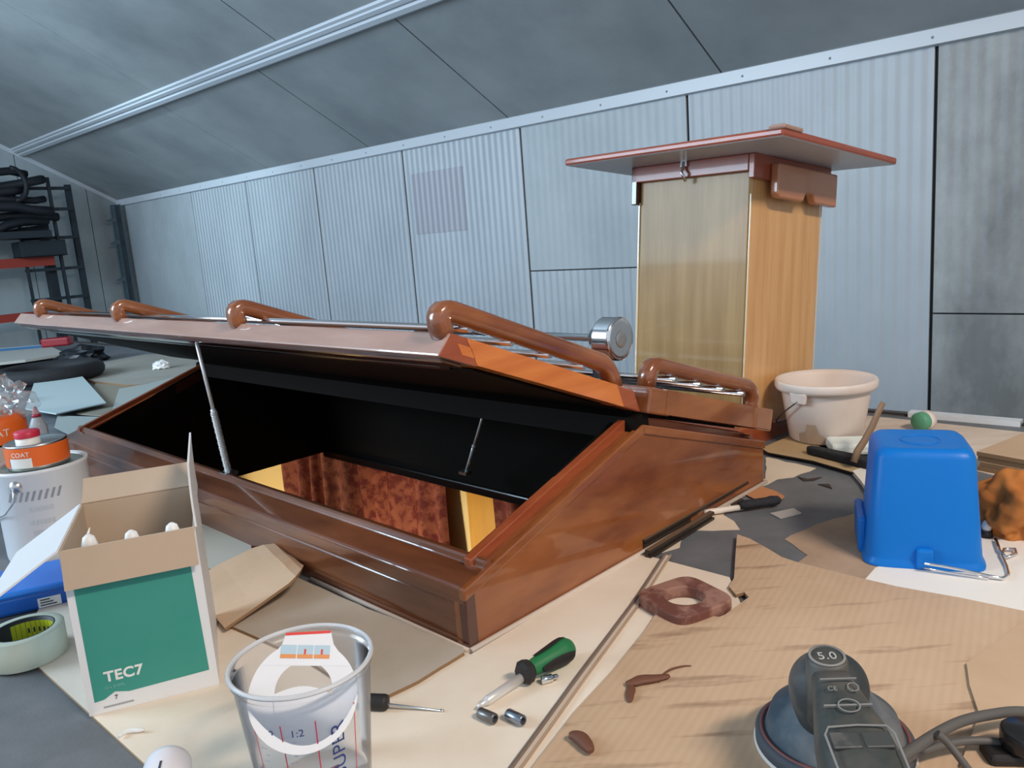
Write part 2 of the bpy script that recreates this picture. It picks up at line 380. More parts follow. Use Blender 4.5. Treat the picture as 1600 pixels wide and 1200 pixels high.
# ---------------------------------------------------------------- the skylight hatch
sk = thing('hatch_skylight', 'varnished mahogany skylight hatch with gabled ends, its front lid propped open', 'hatch', CO, YAW)
th = .3681; RX = .375
rise = (SR-.021-SH)      # outer gable rise
def wedge_box(name, m, x0, x1, y0, y1, z0, z1, bevel=.003): 
    b = MB(); b.box((x0, y0, z0), (x1, y1, z1)); return b.build(name, m, sk, bevel=bevel)
# front and back coaming
cprof = [(0, 0), (0, .055), (.002, .057), (0, .059), (-.0025, .061), (-.0025, .078), (.001, .081), (.034, .094), (.036, .100), (.040, .103), (.048, .102), (.048, 0)]
def coam(name, flip):
    mb = MB(); pts = [((SW-x) if flip else x, .0, z) for x, z in cprof]; mb.prism(pts, (0, SLn, 0)); return mb.build(name, mah_y, sk, bevel=.0015)
coam('front_coaming', False); coam('back_coaming', True)
# gable end panels (outer board) and the stepped sloping seat inside it
for k, (ya, yb, yc) in enumerate(((0, .022, .046), (SLn, SLn-.022, SLn-.046))):
    mb = MB(); pk = SH+rise
    o_ = -.0015 if k == 0 else .0015
    mb.prism([(-.0015, ya+o_, 0), (SW+.0015, ya+o_, 0), (SW+.0015, ya+o_, SH), (RX, ya+o_, pk), (-.0015, ya+o_, SH)], (0, yb-ya, 0)); mb.build('gable_panel', mah_x, sk, bevel=.002)
    for sg in (1, -1):
        def mx(x): return x if sg == 1 else SW-x
        mb = MB()   # outer cap strip
        mb.prism([(mx(-.004), ya+o_*3, SH-.012), (mx(RX), ya+o_*3, pk-.012), (mx(RX), ya+o_*3, pk+.003), (mx(-.004), ya+o_*3, SH+.003)], (0, (yb-ya)*.5, 0)); mb.build('cap_strip', mah_x, sk, bevel=.002)
        mb = MB()   # raised inner seat
        mb.prism([(mx(.03), yb-(yb-ya)*.15, SH-.02), (mx(RX), yb-(yb-ya)*.15, pk-.02), (mx(RX), yb-(yb-ya)*.15, pk+.016), (mx(.03), yb-(yb-ya)*.15, SH+.024)], (0, (yc-yb)*.55, 0))
        mb.prism([(mx(.03), yb+(yc-yb)*.4, SH-.02), (mx(RX), yb+(yc-yb)*.4, pk-.02), (mx(RX), yb+(yc-yb)*.4, pk+.006), (mx(.03), yb+(yc-yb)*.4, SH+.014)], (0, (yc-yb)*.6, 0))
        mb.build('gable_seat', mah_red, sk, bevel=.0015)
wedge_box('corner_post', mah_dark, -.0022, .014, -.0030, .010, 0, .074, .001)
# lining of the well through the deck
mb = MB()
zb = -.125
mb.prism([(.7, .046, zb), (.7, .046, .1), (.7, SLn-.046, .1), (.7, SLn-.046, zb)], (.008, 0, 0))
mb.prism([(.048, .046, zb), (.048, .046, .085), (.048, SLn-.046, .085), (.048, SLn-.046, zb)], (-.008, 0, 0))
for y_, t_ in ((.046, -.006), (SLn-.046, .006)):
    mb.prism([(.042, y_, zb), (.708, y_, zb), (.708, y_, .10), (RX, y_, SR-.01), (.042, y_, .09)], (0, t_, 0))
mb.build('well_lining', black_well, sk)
mb = MB(); mb.box((.688, .05, zb-.012), (.702, SLn-.05, zb+.012)); mb.build('lining_trim', black_gloss, sk, bevel=.004)
# ridge beam
mb = MB(); mb.prism([(RX-.02, 0, SR-.04), (RX+.02, 0, SR-.04), (RX+.016, 0, SR-.006), (RX, 0, SR-.002), (RX-.016, 0, SR-.006)], (0, SLn, 0)); mb.build('ridge_beam', black_well, sk)
# pale sealant bead round the foot
mb = MB(); mb.tube([(-.003, -.005, .003), (SW+.003, -.005, .003)], .004, 8); mb.tube([(-.004, -.003, .003), (-.004, .35, .003)], .0035, 8); mb.build('sealant_bead', mat('pale sealant', (.62, .52, .44), .7), sk)

# lid coordinates: s from the ridge, y along, t above the underside
def lidfn(sgn, ang):
    c_, s_ = math.cos(ang), math.sin(ang)
    if sgn < 0: return lambda s, y, t: Vector((RX - s*c_ - t*s_, y, SR + s*s_ + t*c_))
    return lambda s, y, t: Vector((RX + s*c_ + t*s_, y, SR - s*s_ + t*c_))
LO = lidfn(-1, th); LB = lidfn(1, .294)
LE = SLn+.2265; TH = .040; LS = .408
def build_lid(name, fn, y0, y1, ls, sm, open_):
    # frame: hinge rail, front rail, two stiles
    mb = MB()
    cut = .038 if open_ else 0   # the front edge is cut plumb
    mb.prism([(ls-.062, y0, 0), (ls, y0, 0), (ls-cut, y0, TH), (ls-.062, y0, TH)], (0, y1-y0, 0), 0 if open_ else 1, fn=fn)
    mb.box((.0, y0, 0), (.06, y1, TH), 1, fn=fn)
    fr = mb.build(name, [mah_pale, mah_x if not open_ else mah_red], sk, bevel=.003)
    for q in (0, 1):
        ya = y0 if q == 0 else y1-.07
        mb = MB()
        mb.box((.045, ya-(.0006 if not q else 0), .002), (ls-.062, ya+.07, TH-.0005), 0, fn=fn)
        mb.box((ls-.064, ya-(.0006 if not q else -.0006), .012), (ls-.042, ya+.07, TH-.013), 0, fn=fn)
        mb.build('lid_stile', mah_orange if open_ else mah_x, fr)
    mb = MB()  # reddish face of the end of the front rail
    if open_:
        mb.prism([(ls-.0612, y0-.0004, .0005), (ls-.0008, y0-.0004, .0005), (ls-cut-.0008, y0-.0004, TH-.0005), (ls-.0612, y0-.0004, TH-.0005)], (0, .0024, 0), 0, fn=fn); mb.build('rail_end', mah_red, fr)
    # panel and beads
    mb = MB(); mb.box((.002, y0+.03, -.0035), (ls-.084, y1-.03, -.0002), 0, fn=fn); mb.build('added_dark_plate', black_well, fr)  # plate added to keep the lid underside dark and dull
    mb = MB(); mb.box((.055, y0+.065, .010), (ls-.06, y1-.065, .018), 0, fn=fn); mb.build('lid_panel', glassm, fr)
    mb = MB()
    for (s0, s1, a_, b_) in ((ls-.082, ls-.062, y0+.07, y1-.07), (.06, .08, y0+.07, y1-.07), (.08, ls-.082, y0+.07, y0+.09), (.08, ls-.082, y1-.09, y1-.07)):
        mb.box((s0, a_, -.006 if s0 > .2 and open_ else .002), (s1, b_, .011), 0, fn=fn)
    mb.build('glazing_bead', black_gloss, fr, bevel=.003)
    if open_:
        mb = MB(); mb.box((ls-.045, y0+.01, -.007), (ls-.012, y1-.01, .001), 0, fn=fn); mb.build('drip_moulding', mah_dark, fr, bevel=.003)
    # pale inlay line omitted on far side; grab loops
    def loop(y):
        s0, s1 = .030, (ls-.041 if open_ else ls-.034); t0, t1 = TH, TH+.036; R = .031
        path = [(s1, t0-.002), (s1, t1-R)] + [(s1-R+R*math.cos(math.radians(a_)), t1-R+R*math.sin(math.radians(a_))) for a_ in (15, 30, 45, 60, 75, 90)]
        path += [(s0+.20, t1), (s0+.1, t1), (s0+.018, t1)] + [(s0+.018+.018*math.cos(math.radians(a_)), t1-.018+.018*math.sin(math.radians(a_))) for a_ in (115, 140, 165, 180)] + [(s0, t0-.002)]
        P = [fn(a_, y, b_) for a_, b_ in path]
        mb = MB(); n = len(P); vs = []
        for i in range(n):
            t = (P[min(i+1, n-1)]-P[max(i-1, 0)]).normalized(); yv = Vector((0, 1, 0)); nn_ = t.cross(yv).normalized()
            w2, h2 = .0130, .0125
            for k in range(12):
                a_ = 2*PI*k/12; c_, q_ = math.cos(a_), math.sin(a_); m_ = (abs(c_)**5+abs(q_)**5)**(-.2)
                vs.append(P[i]+yv*(w2*c_*m_)+nn_*(h2*q_*m_))
        fs = [(i*12+k, i*12+(k+1) % 12, (i+1)*12+(k+1) % 12, (i+1)*12+k) for i in range(n-1) for k in range(12)]
        mb.add(vs, fs, 0, True); mb.f.append(list(range(12))); mb.mi.append(0); mb.sm.append(False); mb.f.append([(n-1)*12+k for k in range(12)]); mb.mi.append(0); mb.sm.append(False)
        mb.build('grab_loop', mah_x, fr)
    for y in ((.018, .51, 1.01, 1.53) if open_ else (.018, .75, 1.40)): loop(y)
    for s in (.09, .165, .24, .315):
        mb = MB(); mb.tube([fn(s, y0+.016, TH+.019), fn(s, y1-.05, TH+.019)], .0048, 10); mb.build('guard_rod', chrome, fr)
    return fr
lid = build_lid('open_lid', LO, 0.0, LE, LS, 1, True); lid['label'] = 'propped open front lid'
blid = build_lid('closed_lid', LB, -.012, SLn+.012, .405, 1, False); blid['label'] = 'closed rear lid'
# stays
def stay(p0, p1, r1, r2, spring):
    p0, p1 = Vector(p0), Vector(p1); m_ = p0.lerp(p1, .48)
    root = MB().tube([p0, m_], r1, 10).build('lid_stay', bright, sk)
    b = MB(); b.tube([m_, p1], r2, 10); b.tube([m_-(p1-p0)*.012, m_+(p1-p0)*.02], r2*1.5, 10)
    if spring:
        d = (m_-p0); n = 220; u_ = d.cross(Vector((0,1,0))).normalized(); v_ = d.normalized().cross(u_)
        b.tube([p0+d*(i/n)+(u_*math.cos(i*1.1)+v_*math.sin(i*1.1))*(r1*1.3) for i in range(n+1)], r1*.35, 5)
    b.build('stay_tube', bright, root)
    f = MB(); f.box(p0-Vector((.012, .012, .003)), p0+Vector((.012, .012, .004))); f.tube([p0-Vector((0,.012,0)), p0+Vector((0,.012,0))], r1*1.5, 10); f.build('stay_foot', steel, root)
    return root
stay((.05, .693, .1), LO(.375, .693, -.004), .0042, .0034, True)
pR0 = LT.inverted() @ onplane(728, 738, LT @ Vector((.60, 0, 0)), A); pR1 = LT.inverted() @ onplane(755, 648, LT @ Vector((.50, 0, 0)), A)
stay(pR0, pR1, .0035, .0028, False)

# horn / chrome drum behind the ridge
hn = thing('chrome_horn', 'chrome horn with round drum end and long pipe, before the tall wooden pedestal', 'horn', LT @ Vector((.45, .106, .235)), YAW)
hp = LT @ Vector((.45, .106, .185))
hz = .078
Ty = Matrix.Translation((0, 0, hz)) @ Matrix.Rotation(-PI/2, 4, 'X')   # local z -> +y
MB().lathe([(0, -.020), (.027, -.020), (.0275, -.020), (.033, -.0196), (.0352, -.0180), (.036, -.0155), (.036, -.015), (.036, .0115), (.036, .012), (.035, .0145), (.032, .017), (.018, .0195), (.0, .020)], 40, T=Ty).build('drum', chrome, hn)
MB().lathe([(.0, -.0205), (.010, -.0215), (.014, -.0205)], 24, T=Ty).build('face_disc', mat('soft chrome', (.7, .66, .64), .3, 1), hn)
MB().lathe([(.017, .018), (.017, .034), (.012, .036), (.009, .04), (.0065, .046), (.0065, .50), (0, .50)], 24, T=Ty).build('pipe', chrome, hn)
mb = MB(); mb.box((-.012, .012, .004), (.012, .034, hz-.012)); mb.prism([(-.025, 0, .008), (.025, 0, -.007), (.025, 0, .001), (-.025, 0, .016)], (0, .055, 0)); mb.build('horn_bracket', mat('dark bracket', (.05, .05, .055), .4, .6), hn, bevel=.002)

# ---------------------------------------------------------------- pedestal (varnished box with square board on top)
Bp = G(1157, 702) + Vector((-.001, -.0028, 0))
pd = thing('wooden_pedestal', 'tall varnished plywood box pedestal with an overhanging square red mahogany board on top', 'pedestal', Bp, rot=(.0129, .0965, .7438))
w1, w2, hh, ox, bw, bl = .3147, .2877, .6198, .1445, .5139, .5375
mb = MB()
mb.box((0, 0, -.005), (w1, w2, hh-.008)); 
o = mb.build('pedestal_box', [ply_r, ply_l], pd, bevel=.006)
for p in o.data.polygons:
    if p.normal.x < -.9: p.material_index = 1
mb = MB()
for (x, y) in ((0, 0), (0, w2), (w1, 0)): mb.box((x-.0015, y-.0015, 0), (x+.0015, y+.0015, .54))
mb.box((-.002, w2-.003, 0), (.003, w2+.002, .54))
mb.build('corner_strip', [mat('pale edge strip', (.72, .60, .42), .25, coat=.8)], pd, bevel=.001)
mb = MB(); mb.box((-ox, -ox, hh), (-ox+bw, -ox+bl, hh+.016)); o = mb.build('top_board', [board_red, grey_under], pd, bevel=.005)
for p in o.data.polygons:
    if p.normal.z < -.9: p.material_index = 1
# chamfer pads on the near corner of the board
mb = MB(); mb.box((-ox-.003, -ox-.004, hh+.013), (-ox+.07, -ox+.03, hh+.022)); mb.build('corner_pad', mah_pale, pd, bevel=.006)
mb = MB()   # skirting frame below the board
mb.box((-.014, -.014, hh-.05), (w1+.014, 0, hh)); mb.box((-.014, 0, hh-.035), (0, w2+.014, hh)); mb.box((w1, 0, hh-.035), (w1+.014, w2+.014, hh)); mb.box((0, w2, hh-.05), (w1, w2+.014, hh)); mb.build('top_frame', board_red, pd, bevel=.002)
mb = MB()
mb.prism([(.05, -.034, hh-.016), (.05, -.034, hh-.078), (.06, -.034, hh-.086), (.16, -.034, hh-.088), (.172, -.034, hh-.070), (.205, -.034, hh-.070), (.217, -.034, hh-.088), (.32, -.034, hh-.090), (.32, -.034, hh-.016)], (0, .020, 0)); mb.build('notched_cleat', mat('cleat mahogany', (.46, .19, .09), .35, coat=.6), pd, bevel=.004)
mb = MB(); mb.box((-.014, w2-.002, hh-.085), (.006, w2+.014, hh-.0)); mb.build('side_cleat', mah_dark, pd, bevel=.002)
mb = MB(); mb.tube([(-.018, .155, hh-.002), (-.022, .155, hh-.018), (-.03, .153, hh-.026), (-.022, .151, hh-.036), (-.018, .15, hh-.044)], .0035, 8); mb.box((-.02, .147, hh-.012), (-.013, .163, hh+.004)); mb.build('hook_latch', chrome, pd)
mb = MB(); mb.box((-.03, -.012, -.012), (w1+.012, w2+.03, .05)); mb.build('plinth', mah_red, pd, bevel=.004)

# =================================================================== SHEETS AND SCRAPS ON THE DECK
def clear_mat(name, tint, milk, rough=.08):
    m = bpy.data.materials.new(name); m.use_nodes = True; nt = m.node_tree; N = nt.nodes.new; L = nt.links.new
    nt.nodes.clear(); out_ = N('ShaderNodeOutputMaterial'); tr = N('ShaderNodeBsdfTransparent'); tr.inputs[0].default_value = (*tint, 1)
    df = N('ShaderNodeBsdfDiffuse'); df.inputs[0].default_value = (.93, .94, .96, 1); gl = N('ShaderNodeBsdfGlossy'); gl.inputs['Roughness'].default_value = rough
    m1 = N('ShaderNodeMixShader'); m1.inputs[0].default_value = milk; L(tr.outputs[0], m1.inputs[1]); L(df.outputs[0], m1.inputs[2])
    lw = N('ShaderNodeLayerWeight'); lw.inputs[0].default_value = .18; m2 = N('ShaderNodeMixShader'); L(lw.outputs['Fresnel'], m2.inputs[0]); L(m1.outputs[0], m2.inputs[1]); L(gl.outputs[0], m2.inputs[2])
    L(m2.outputs[0], out_.inputs[0]); return m
cream = mat('cream hardboard', (.74, .62, .49), .62, col2=(.84, .75, .63), noise_scale=4, bump=.06, bump_scale=90)
cream_edge = mat('hardboard edge', (.42, .27, .14), .8)
white_paper = mat('white paper', (.82, .78, .71), .7)
card = mat('brown corrugated cardboard', (.50, .34, .215), .75, col2=(.60, .43, .29), noise_scale=3, bump=.12, bump_scale=60, stretch=(1, 1, 1))
card_edge = mat('cardboard edge', (.26, .155, .08), .9)
card_grey = mat('greyish cardboard', (.40, .33, .25), .8, col2=(.48, .42, .35), noise_scale=5, bump=.08)
dark_strip = mat('dark rubber', (.035, .024, .018), .45)
# corrugated cardboard with faint rib lines and dark scuffs
def ribbed_card():
    m = card.copy(); nt = m.node_tree; N = nt.nodes.new; L = nt.links.new; b = nt.nodes['Principled BSDF']
    tc = N('ShaderNodeTexCoord'); mp = N('ShaderNodeMapping'); mp.inputs['Rotation'].default_value = (0, 0, math.radians(33)); L(tc.outputs['Object'], mp.inputs[0])
    wv = N('ShaderNodeTexWave'); wv.inputs['Scale'].default_value = 34; wv.inputs['Distortion'].default_value = .4; wv.inputs['Detail'].default_value = 1; L(mp.outputs[0], wv.inputs['Vector'])
    src = b.inputs['Base Color'].links[0].from_socket
    mp2 = N('ShaderNodeMapping'); mp2.inputs['Rotation'].default_value = (0, 0, math.radians(12)); mp2.inputs['Scale'].default_value = (1.2, 9, 1); L(tc.outputs['Object'], mp2.inputs[0])
    n2 = N('ShaderNodeTexNoise'); n2.inputs['Scale'].default_value = 4; n2.inputs['Detail'].default_value = 5; L(mp2.outputs[0], n2.inputs['Vector'])
    rp = N('ShaderNodeValToRGB'); rp.color_ramp.elements[0].position = .27; rp.color_ramp.elements[0].color = (.42, .34, .30, 1); rp.color_ramp.elements[1].position = .42; rp.color_ramp.elements[1].color = (1, 1, 1, 1); L(n2.outputs['Fac'], rp.inputs[0])
    mx = N('ShaderNodeMix'); mx.data_type = 'RGBA'; mx.blend_type = 'MULTIPLY'; mx.inputs[0].default_value = 1; L(src, mx.inputs[6]); L(rp.outputs[0], mx.inputs[7])
    wr = N('ShaderNodeValToRGB'); wr.color_ramp.elements[0].color = (.95, .94, .93, 1); wr.color_ramp.elements[1].color = (1, 1, 1, 1); L(wv.outputs['Fac'], wr.inputs[0])
    mx2 = N('ShaderNodeMix'); mx2.data_type = 'RGBA'; mx2.blend_type = 'MULTIPLY'; mx2.inputs[0].default_value = 1; L(mx.outputs[2], mx2.inputs[6]); L(wr.outputs[0], mx2.inputs[7])
    L(mx2.outputs[2], b.inputs['Base Color']); return m
card_rib = ribbed_card()

T1 = .0030
pxsheet('hardboard_sheet', [(28, 1018), (62, 1046), (236, 1206), (330, 1330), (900, 1400), (1180, 1000), (1140, 905), (1000, 868), (736, 1026), (600, 968), (465, 907), (300, 833), (210, 810), (100, 880)], 0.0002, T1, cream,
        'large cream hardboard sheet lying on the deck in front of the hatch, under the tools', 'board', side=cream_edge)
pxsheet('torn_paper', [(1196, 716), (1196, 748), (1100, 800), (1020, 868), (1034, 864), (1062, 856), (1068, 838), (1090, 829), (1156, 828), (1147, 815), (1130, 805), (1160, 770), (1200, 757), (1215, 749), (1240, 746), (1275, 732), (1200, 715)], 0.0002, .0008, mat('cream paper', (.70, .57, .43), .8, col2=(.76, .64, .50), noise_scale=7),
        'torn cream paper along the right foot of the hatch', 'paper', jag=.003)
pxsheet('deck_paper', [(1356, 650), (1600, 676), (1750, 700), (1750, 800), (1560, 745), (1430, 712), (1345, 700), (1310, 690), (1330, 668)], 0.0002, .001, mat('pinkish hardboard', (.62, .50, .40), .7, col2=(.72, .62, .52), noise_scale=6, stretch=(1, 5, 1)),
        'pale pinkish board by the white deck edge behind the blue bucket', 'board')
pxsheet('white_sheet', [(1352, 906), (1368, 888), (1450, 860), (1535, 838), (1600, 830), (1760, 860), (1760, 1030), (1600, 975), (1500, 945), (1420, 925)], 0.0002, .0012, white_paper,
        'bright white paper under the right side of the blue bucket', 'paper')
pxsheet('brown_patch', [(1226, 843), (1262, 826), (1290, 815), (1350, 800), (1420, 830), (1420, 900), (1345, 912), (1300, 897), (1246, 880), (1262, 868)], 0.0002, .0006, mat('brown sheet', (.36, .245, .16), .8, col2=(.46, .33, .23), noise_scale=9),
        'light brown patch on the grey deck left of the blue bucket', 'paper', jag=.002)  # thin light brown layer over the grey deck
CB = [(1152, 839), (1172, 846), (1199, 861), (1222, 875), (1246, 883), (1301, 897), (1345, 908), (1400, 921), (1500, 939), (1600, 960), (1850, 1010), (1850, 1600), (760, 1500), (830, 1207), (900, 1115), (960, 1050), (1010, 987), (1029, 958), (1080, 966), (1128, 969), (1170, 938), (1163, 930), (1150, 934), (1139, 921), (1147, 908), (1150, 861)]
pxsheet('cardboard_sheet', CB, T1+.0006, .0045, card_rib, 'large sheet of scuffed brown corrugated cardboard under the sander, torn at its far corner', 'cardboard', side=card_edge)
ZC = T1+.0006+.0045
pxsheet('cardboard_scrap', [(1510, 1040), (1515, 1075), (1530, 1120), (1500, 1200), (1700, 1250), (1800, 1010), (1620, 960)], ZC+.0003, .003, card, 'second layer of brown cardboard on the big sheet at the right edge', 'cardboard', side=card_edge)
ZB2 = T1+.0006
pxsheet('cardboard_sheet', [(300, 838), (380, 868), (465, 906), (560, 948), (724, 1016), (726, 1024), (700, 1040), (688, 1047), (655, 1068), (605, 1092), (560, 1086), (450, 1020), (350, 978), (345, 930), (320, 890)], ZB2, .0042, card_grey,
        'flat greyish cardboard panel along the front foot of the hatch', 'cardboard', side=card_edge, jag=.0012)
pxsheet('cardboard_piece', [(285, 790), (320, 797), (345, 806), (372, 824), (392, 842), (396, 868), (400, 880), (350, 900), (290, 880), (270, 830)], ZB2+.0045, .004, mat('pale grey card', (.42, .42, .37), .8), 'pale grey card with a ragged burnt corner, leaning by the hatch behind the green box', 'cardboard', side=card_edge, jag=.003)
# bent flap of cardboard
def flap():
    pts = [(316, 930), (330, 965), (372, 955), (400, 948), (440, 918), (462, 905)]
    top = [(345, 905), (393, 868), (420, 853), (447, 866), (470, 884)]
    P0 = G(300, 925, ZB2+.006); 
    rows = []
    # near edge lies on the deck, the far part humps up and folds back
    z0 = ZB2+.0045
    rows = [(G(296, 912, z0+.002), G(352, 984, z0+.002)), (G(345, 882, z0+.010), G(400, 951, z0+.012)), (G(395, 858, z0+.022), G(452, 914, z0+.026)), (G(412, 853, z0+.026), G(463, 903, z0+.030)), (G(428, 851, z0+.024), G(471, 892, z0+.026)), (G(438, 856, z0+.012), G(474, 886, z0+.014))]
    n = 8; mb = MB(); V = []
    for (p, q) in rows:
        for i in range(n+1): V.append(p.lerp(q, i/n)+Vector((0, 0, .0006*math.sin(i*1.7))))
    c = sum(V, Vector())/len(V); c.z = ZB2
    mb.add([v-c for v in V], [(j*(n+1)+i, j*(n+1)+i+1, (j+1)*(n+1)+i+1, (j+1)*(n+1)+i) for j in range(5) for i in range(n)], 0, False)
    o = mb.build('cardboard_flap', [card, card_edge]); o.location = c
    s_ = o.modifiers.new('s', 'SOLIDIFY'); s_.thickness = .004; s_.offset = 0; s_.material_offset_rim = 1
    tag(o, 'torn brown cardboard flap bent upwards against the front of the hatch', 'cardboard')
flap()
pxsheet('cardboard_offcut', [(1168, 775), (1150, 765), (1185, 759), (1212, 768), (1226, 776), (1220, 783), (1185, 783)], .002, .0012, mat('orange sandpaper', (.52, .23, .10), .8), 'orange-brown sandpaper offcut on the grey deck beyond the foam brush', 'sandpaper')
pxsheet('card_swatch', [(1203, 803), (1240, 795), (1253, 803), (1219, 811)], .0005, .0015, mat('pale grey swatch', (.44, .42, .39), .6), 'small pale grey card under the tip of the foam brush', 'card')
pxsheet('dark_scrap', [(1128, 783), (1148, 775), (1180, 790), (1160, 796)], .001, .0012, dark_strip, 'thin dark scrap under the handle of the foam brush', 'scrap')
pxsheet('cardboard_plate', [(1190, 702), (1236, 682), (1275, 697), (1340, 726), (1375, 740), (1372, 752), (1335, 741), (1270, 722), (1200, 709)], .006, .003, mat('tan plywood offcut', (.42, .28, .14), .6, col2=(.50, .36, .20), noise_scale=5), 'tan board offcut with a dark lower edge, under the white bucket', 'board', side=dark_strip)
pxsheet('paper_lump', [(1332, 742), (1345, 737), (1362, 740), (1372, 790), (1355, 772), (1345, 757)], .002, .008, white_paper, 'curled white paper at the left side of the blue bucket', 'paper', side=white_paper)
for k, (pp, lb) in enumerate((([(1246, 745), (1262, 749), (1284, 746), (1272, 751), (1256, 752)], 'dark flake on the grey deck in front of the tan board offcut'), ([(1278, 757), (1296, 757), (1300, 764), (1288, 760)], 'smaller dark flake nearer the blue bucket'))):
    pxsheet('paint_flake', pp, .0006, .0012, mat('flake', (.05, .035, .03), .7), lb, 'flake')

# =================================================================== LEFT BACKGROUND ON THE DECK
bg_board = mat('old grey board', (.27, .26, .22), .8, col2=(.34, .33, .29), noise_scale=3)
pxsheet('old_board', [(120, 592), (160, 570), (228, 557), (300, 556), (330, 590), (270, 602), (200, 606), (150, 600)], .001, .012, bg_board, 'grey-brown board far back on the deck, under the white tissue', 'board', side=card_edge)
pxsheet('old_board', [(120, 648), (150, 600), (200, 606), (275, 592), (330, 600), (260, 640), (178, 652)], .0135, .004, mat('brown grey board', (.24, .22, .17), .8), 'brownish board on the deck nearer the hatch than the tissue board', 'board')
pxsheet('pale_sheet', [(172, 652), (186, 608), (230, 600), (290, 585), (330, 600), (300, 640), (130, 690), (85, 668), (90, 650)], .018, .0012, mat('pale green paper', (.34, .38, .36), .8), 'pale crinkled sheet against the left end of the hatch', 'paper')
pxsheet('white_board', [(56, 592), (118, 577), (166, 631), (88, 648), (40, 640)], .03, .004, mat('pale blue white panel', (.46, .55, .56), .5), 'clean white square panel lying behind the clear plastic bag', 'panel')
b_ = thing('support_block', 'dark block under the white square panel', 'block', G(105, 625, 0)); mb = MB(); mb.box((-.07, -.07, .001), (.07, .07, .029)); mb.build('block_body', mat('dark block', (.03, .03, .03), .7), b_)
pxsheet('white_plank', [(-30, 548), (80, 545), (104, 556), (40, 566), (-30, 574)], .03, .014, mat('dusty white plank', (.42, .42, .38), .6), 'off-white plank lying over the dark tyre at the far left', 'plank')
# tissue
def crumple(name, loc, sx, sy, sz, m, label, cat, amp=.35, fr=2.5, seed=0, parent=None, sub=3, flat=True, smooth=False):
    bm = bmesh.new(); bmesh.ops.create_icosphere(bm, subdivisions=sub, radius=1)
    for v in bm.verts:
        p = v.co.copy(); d = 1+amp*(noise.noise(p*fr+Vector((seed, 0, 0))) + .5*noise.noise(p*fr*2.3+Vector((0, seed, 0))) - .35*abs(noise.noise(p*fr*1.4+Vector((seed, seed, 3))))*2)
        v.co = Vector((p.x*d*sx, p.y*d*sy, max(p.z*d*sz, -sz*.55 if flat else -9)))
    me = bpy.data.meshes.new(name); bm.to_mesh(me); bm.free(); me.materials.append(m)
    for p in me.polygons: p.use_smooth = smooth
    o = bpy.data.objects.new(name, me); C.objects.link(o); o.location = Vector(loc)+Vector((0, 0, sz*.55 if flat else 0))
    if parent: o.parent = parent
    return tag(o, label, cat) if label else o
crumple('tissue', G(252, 576, .014), .04, .03, .024, white_pl, 'crumpled white tissue on the far grey-brown board', 'tissue', seed=2)
# dark tyre and hose
ty = thing('tyre', 'black rubber fender tyre lying flat on the deck far left behind the white panel', 'tyre', G(80, 594, .014))
tc_ = ty.location
mb = MB(); R_ = .19
mb.tube([(R_*math.cos(2*PI*i/40), R_*.9*math.sin(2*PI*i/40), .035) for i in range(40)], .035, 12, closed=True)
mb.build('tyre_body', mat('old rubber', (.012, .013, .015), .75, bump=.5, bump_scale=40), ty)
crumple('black_bag', G(130, 566, 0), .13, .07, .06, mat('black plastic', (.006, .008, .012), .35), 'black crumpled bag with small white tags behind the tyre', 'bag', seed=5)
cl = thing('bar_clamp', 'blue bar clamp with a red jaw lying at the far left', 'clamp', G(40, 545, .045)+Vector((0, 0, 0)), math.radians(6))
mb = MB(); mb.box((-.4, -.01, 0), (.2, .01, .012)); mb.build('bar', mat('blue bar', (.02, .10, .22), .4, .3), cl)
mb = MB(); mb.box((-.4, .04, 0), (.16, .05, .012)); mb.build('rail', mat('grey bar', (.35, .42, .46), .4, .3), cl)
mb = MB(); mb.box((.10, -.03, 0), (.26, .05, .05)); mb.build('jaw', mat('red jaw', (.28, .012, .02), .4), cl, bevel=.01)
bk = thing('storage_tub', 'pale round tub with a blue stripe at the left edge beyond the clamp', 'tub', G(-14, 520, 0))
MB().lathe([(0, .0), (.09, .0), (.10, .20), (.105, .205), (.0, .2)], 32).build('tub_body', mat('pale tub', (.42, .50, .48), .5), bk)
MB().lathe([(.1005, .16), (.1035, .19)], 32).build('stripe', mat('blue stripe', (.02, .05, .28), .5), bk)
bc = thing('paint_pot', 'small white pot with a round blue mark at the left edge behind the plastic bag', 'pot', G(-8, 650, 0))
MB().lathe([(0, 0), (.05, 0), (.055, .08), (.0, .082)], 32).build('pot_body', white_pl, bc)
Tm = Matrix.Translation((.0, 0, .05)) @ Matrix.Rotation(math.radians(25), 4, 'Z')
mb = MB(); mb.lathe([(0, 0), (.014, 0), (.014, .004), (0, .004)], 20, T=Matrix.Translation((.03, -.047, .05)) @ Matrix.Rotation(PI/2, 4, 'X')); mb.build('blue_mark', mat('blue mark', (.01, .08, .5), .4), bc)

# =================================================================== CONTAINERS AND TOOLS, LEFT FOREGROUND
ZH = T1+.0004
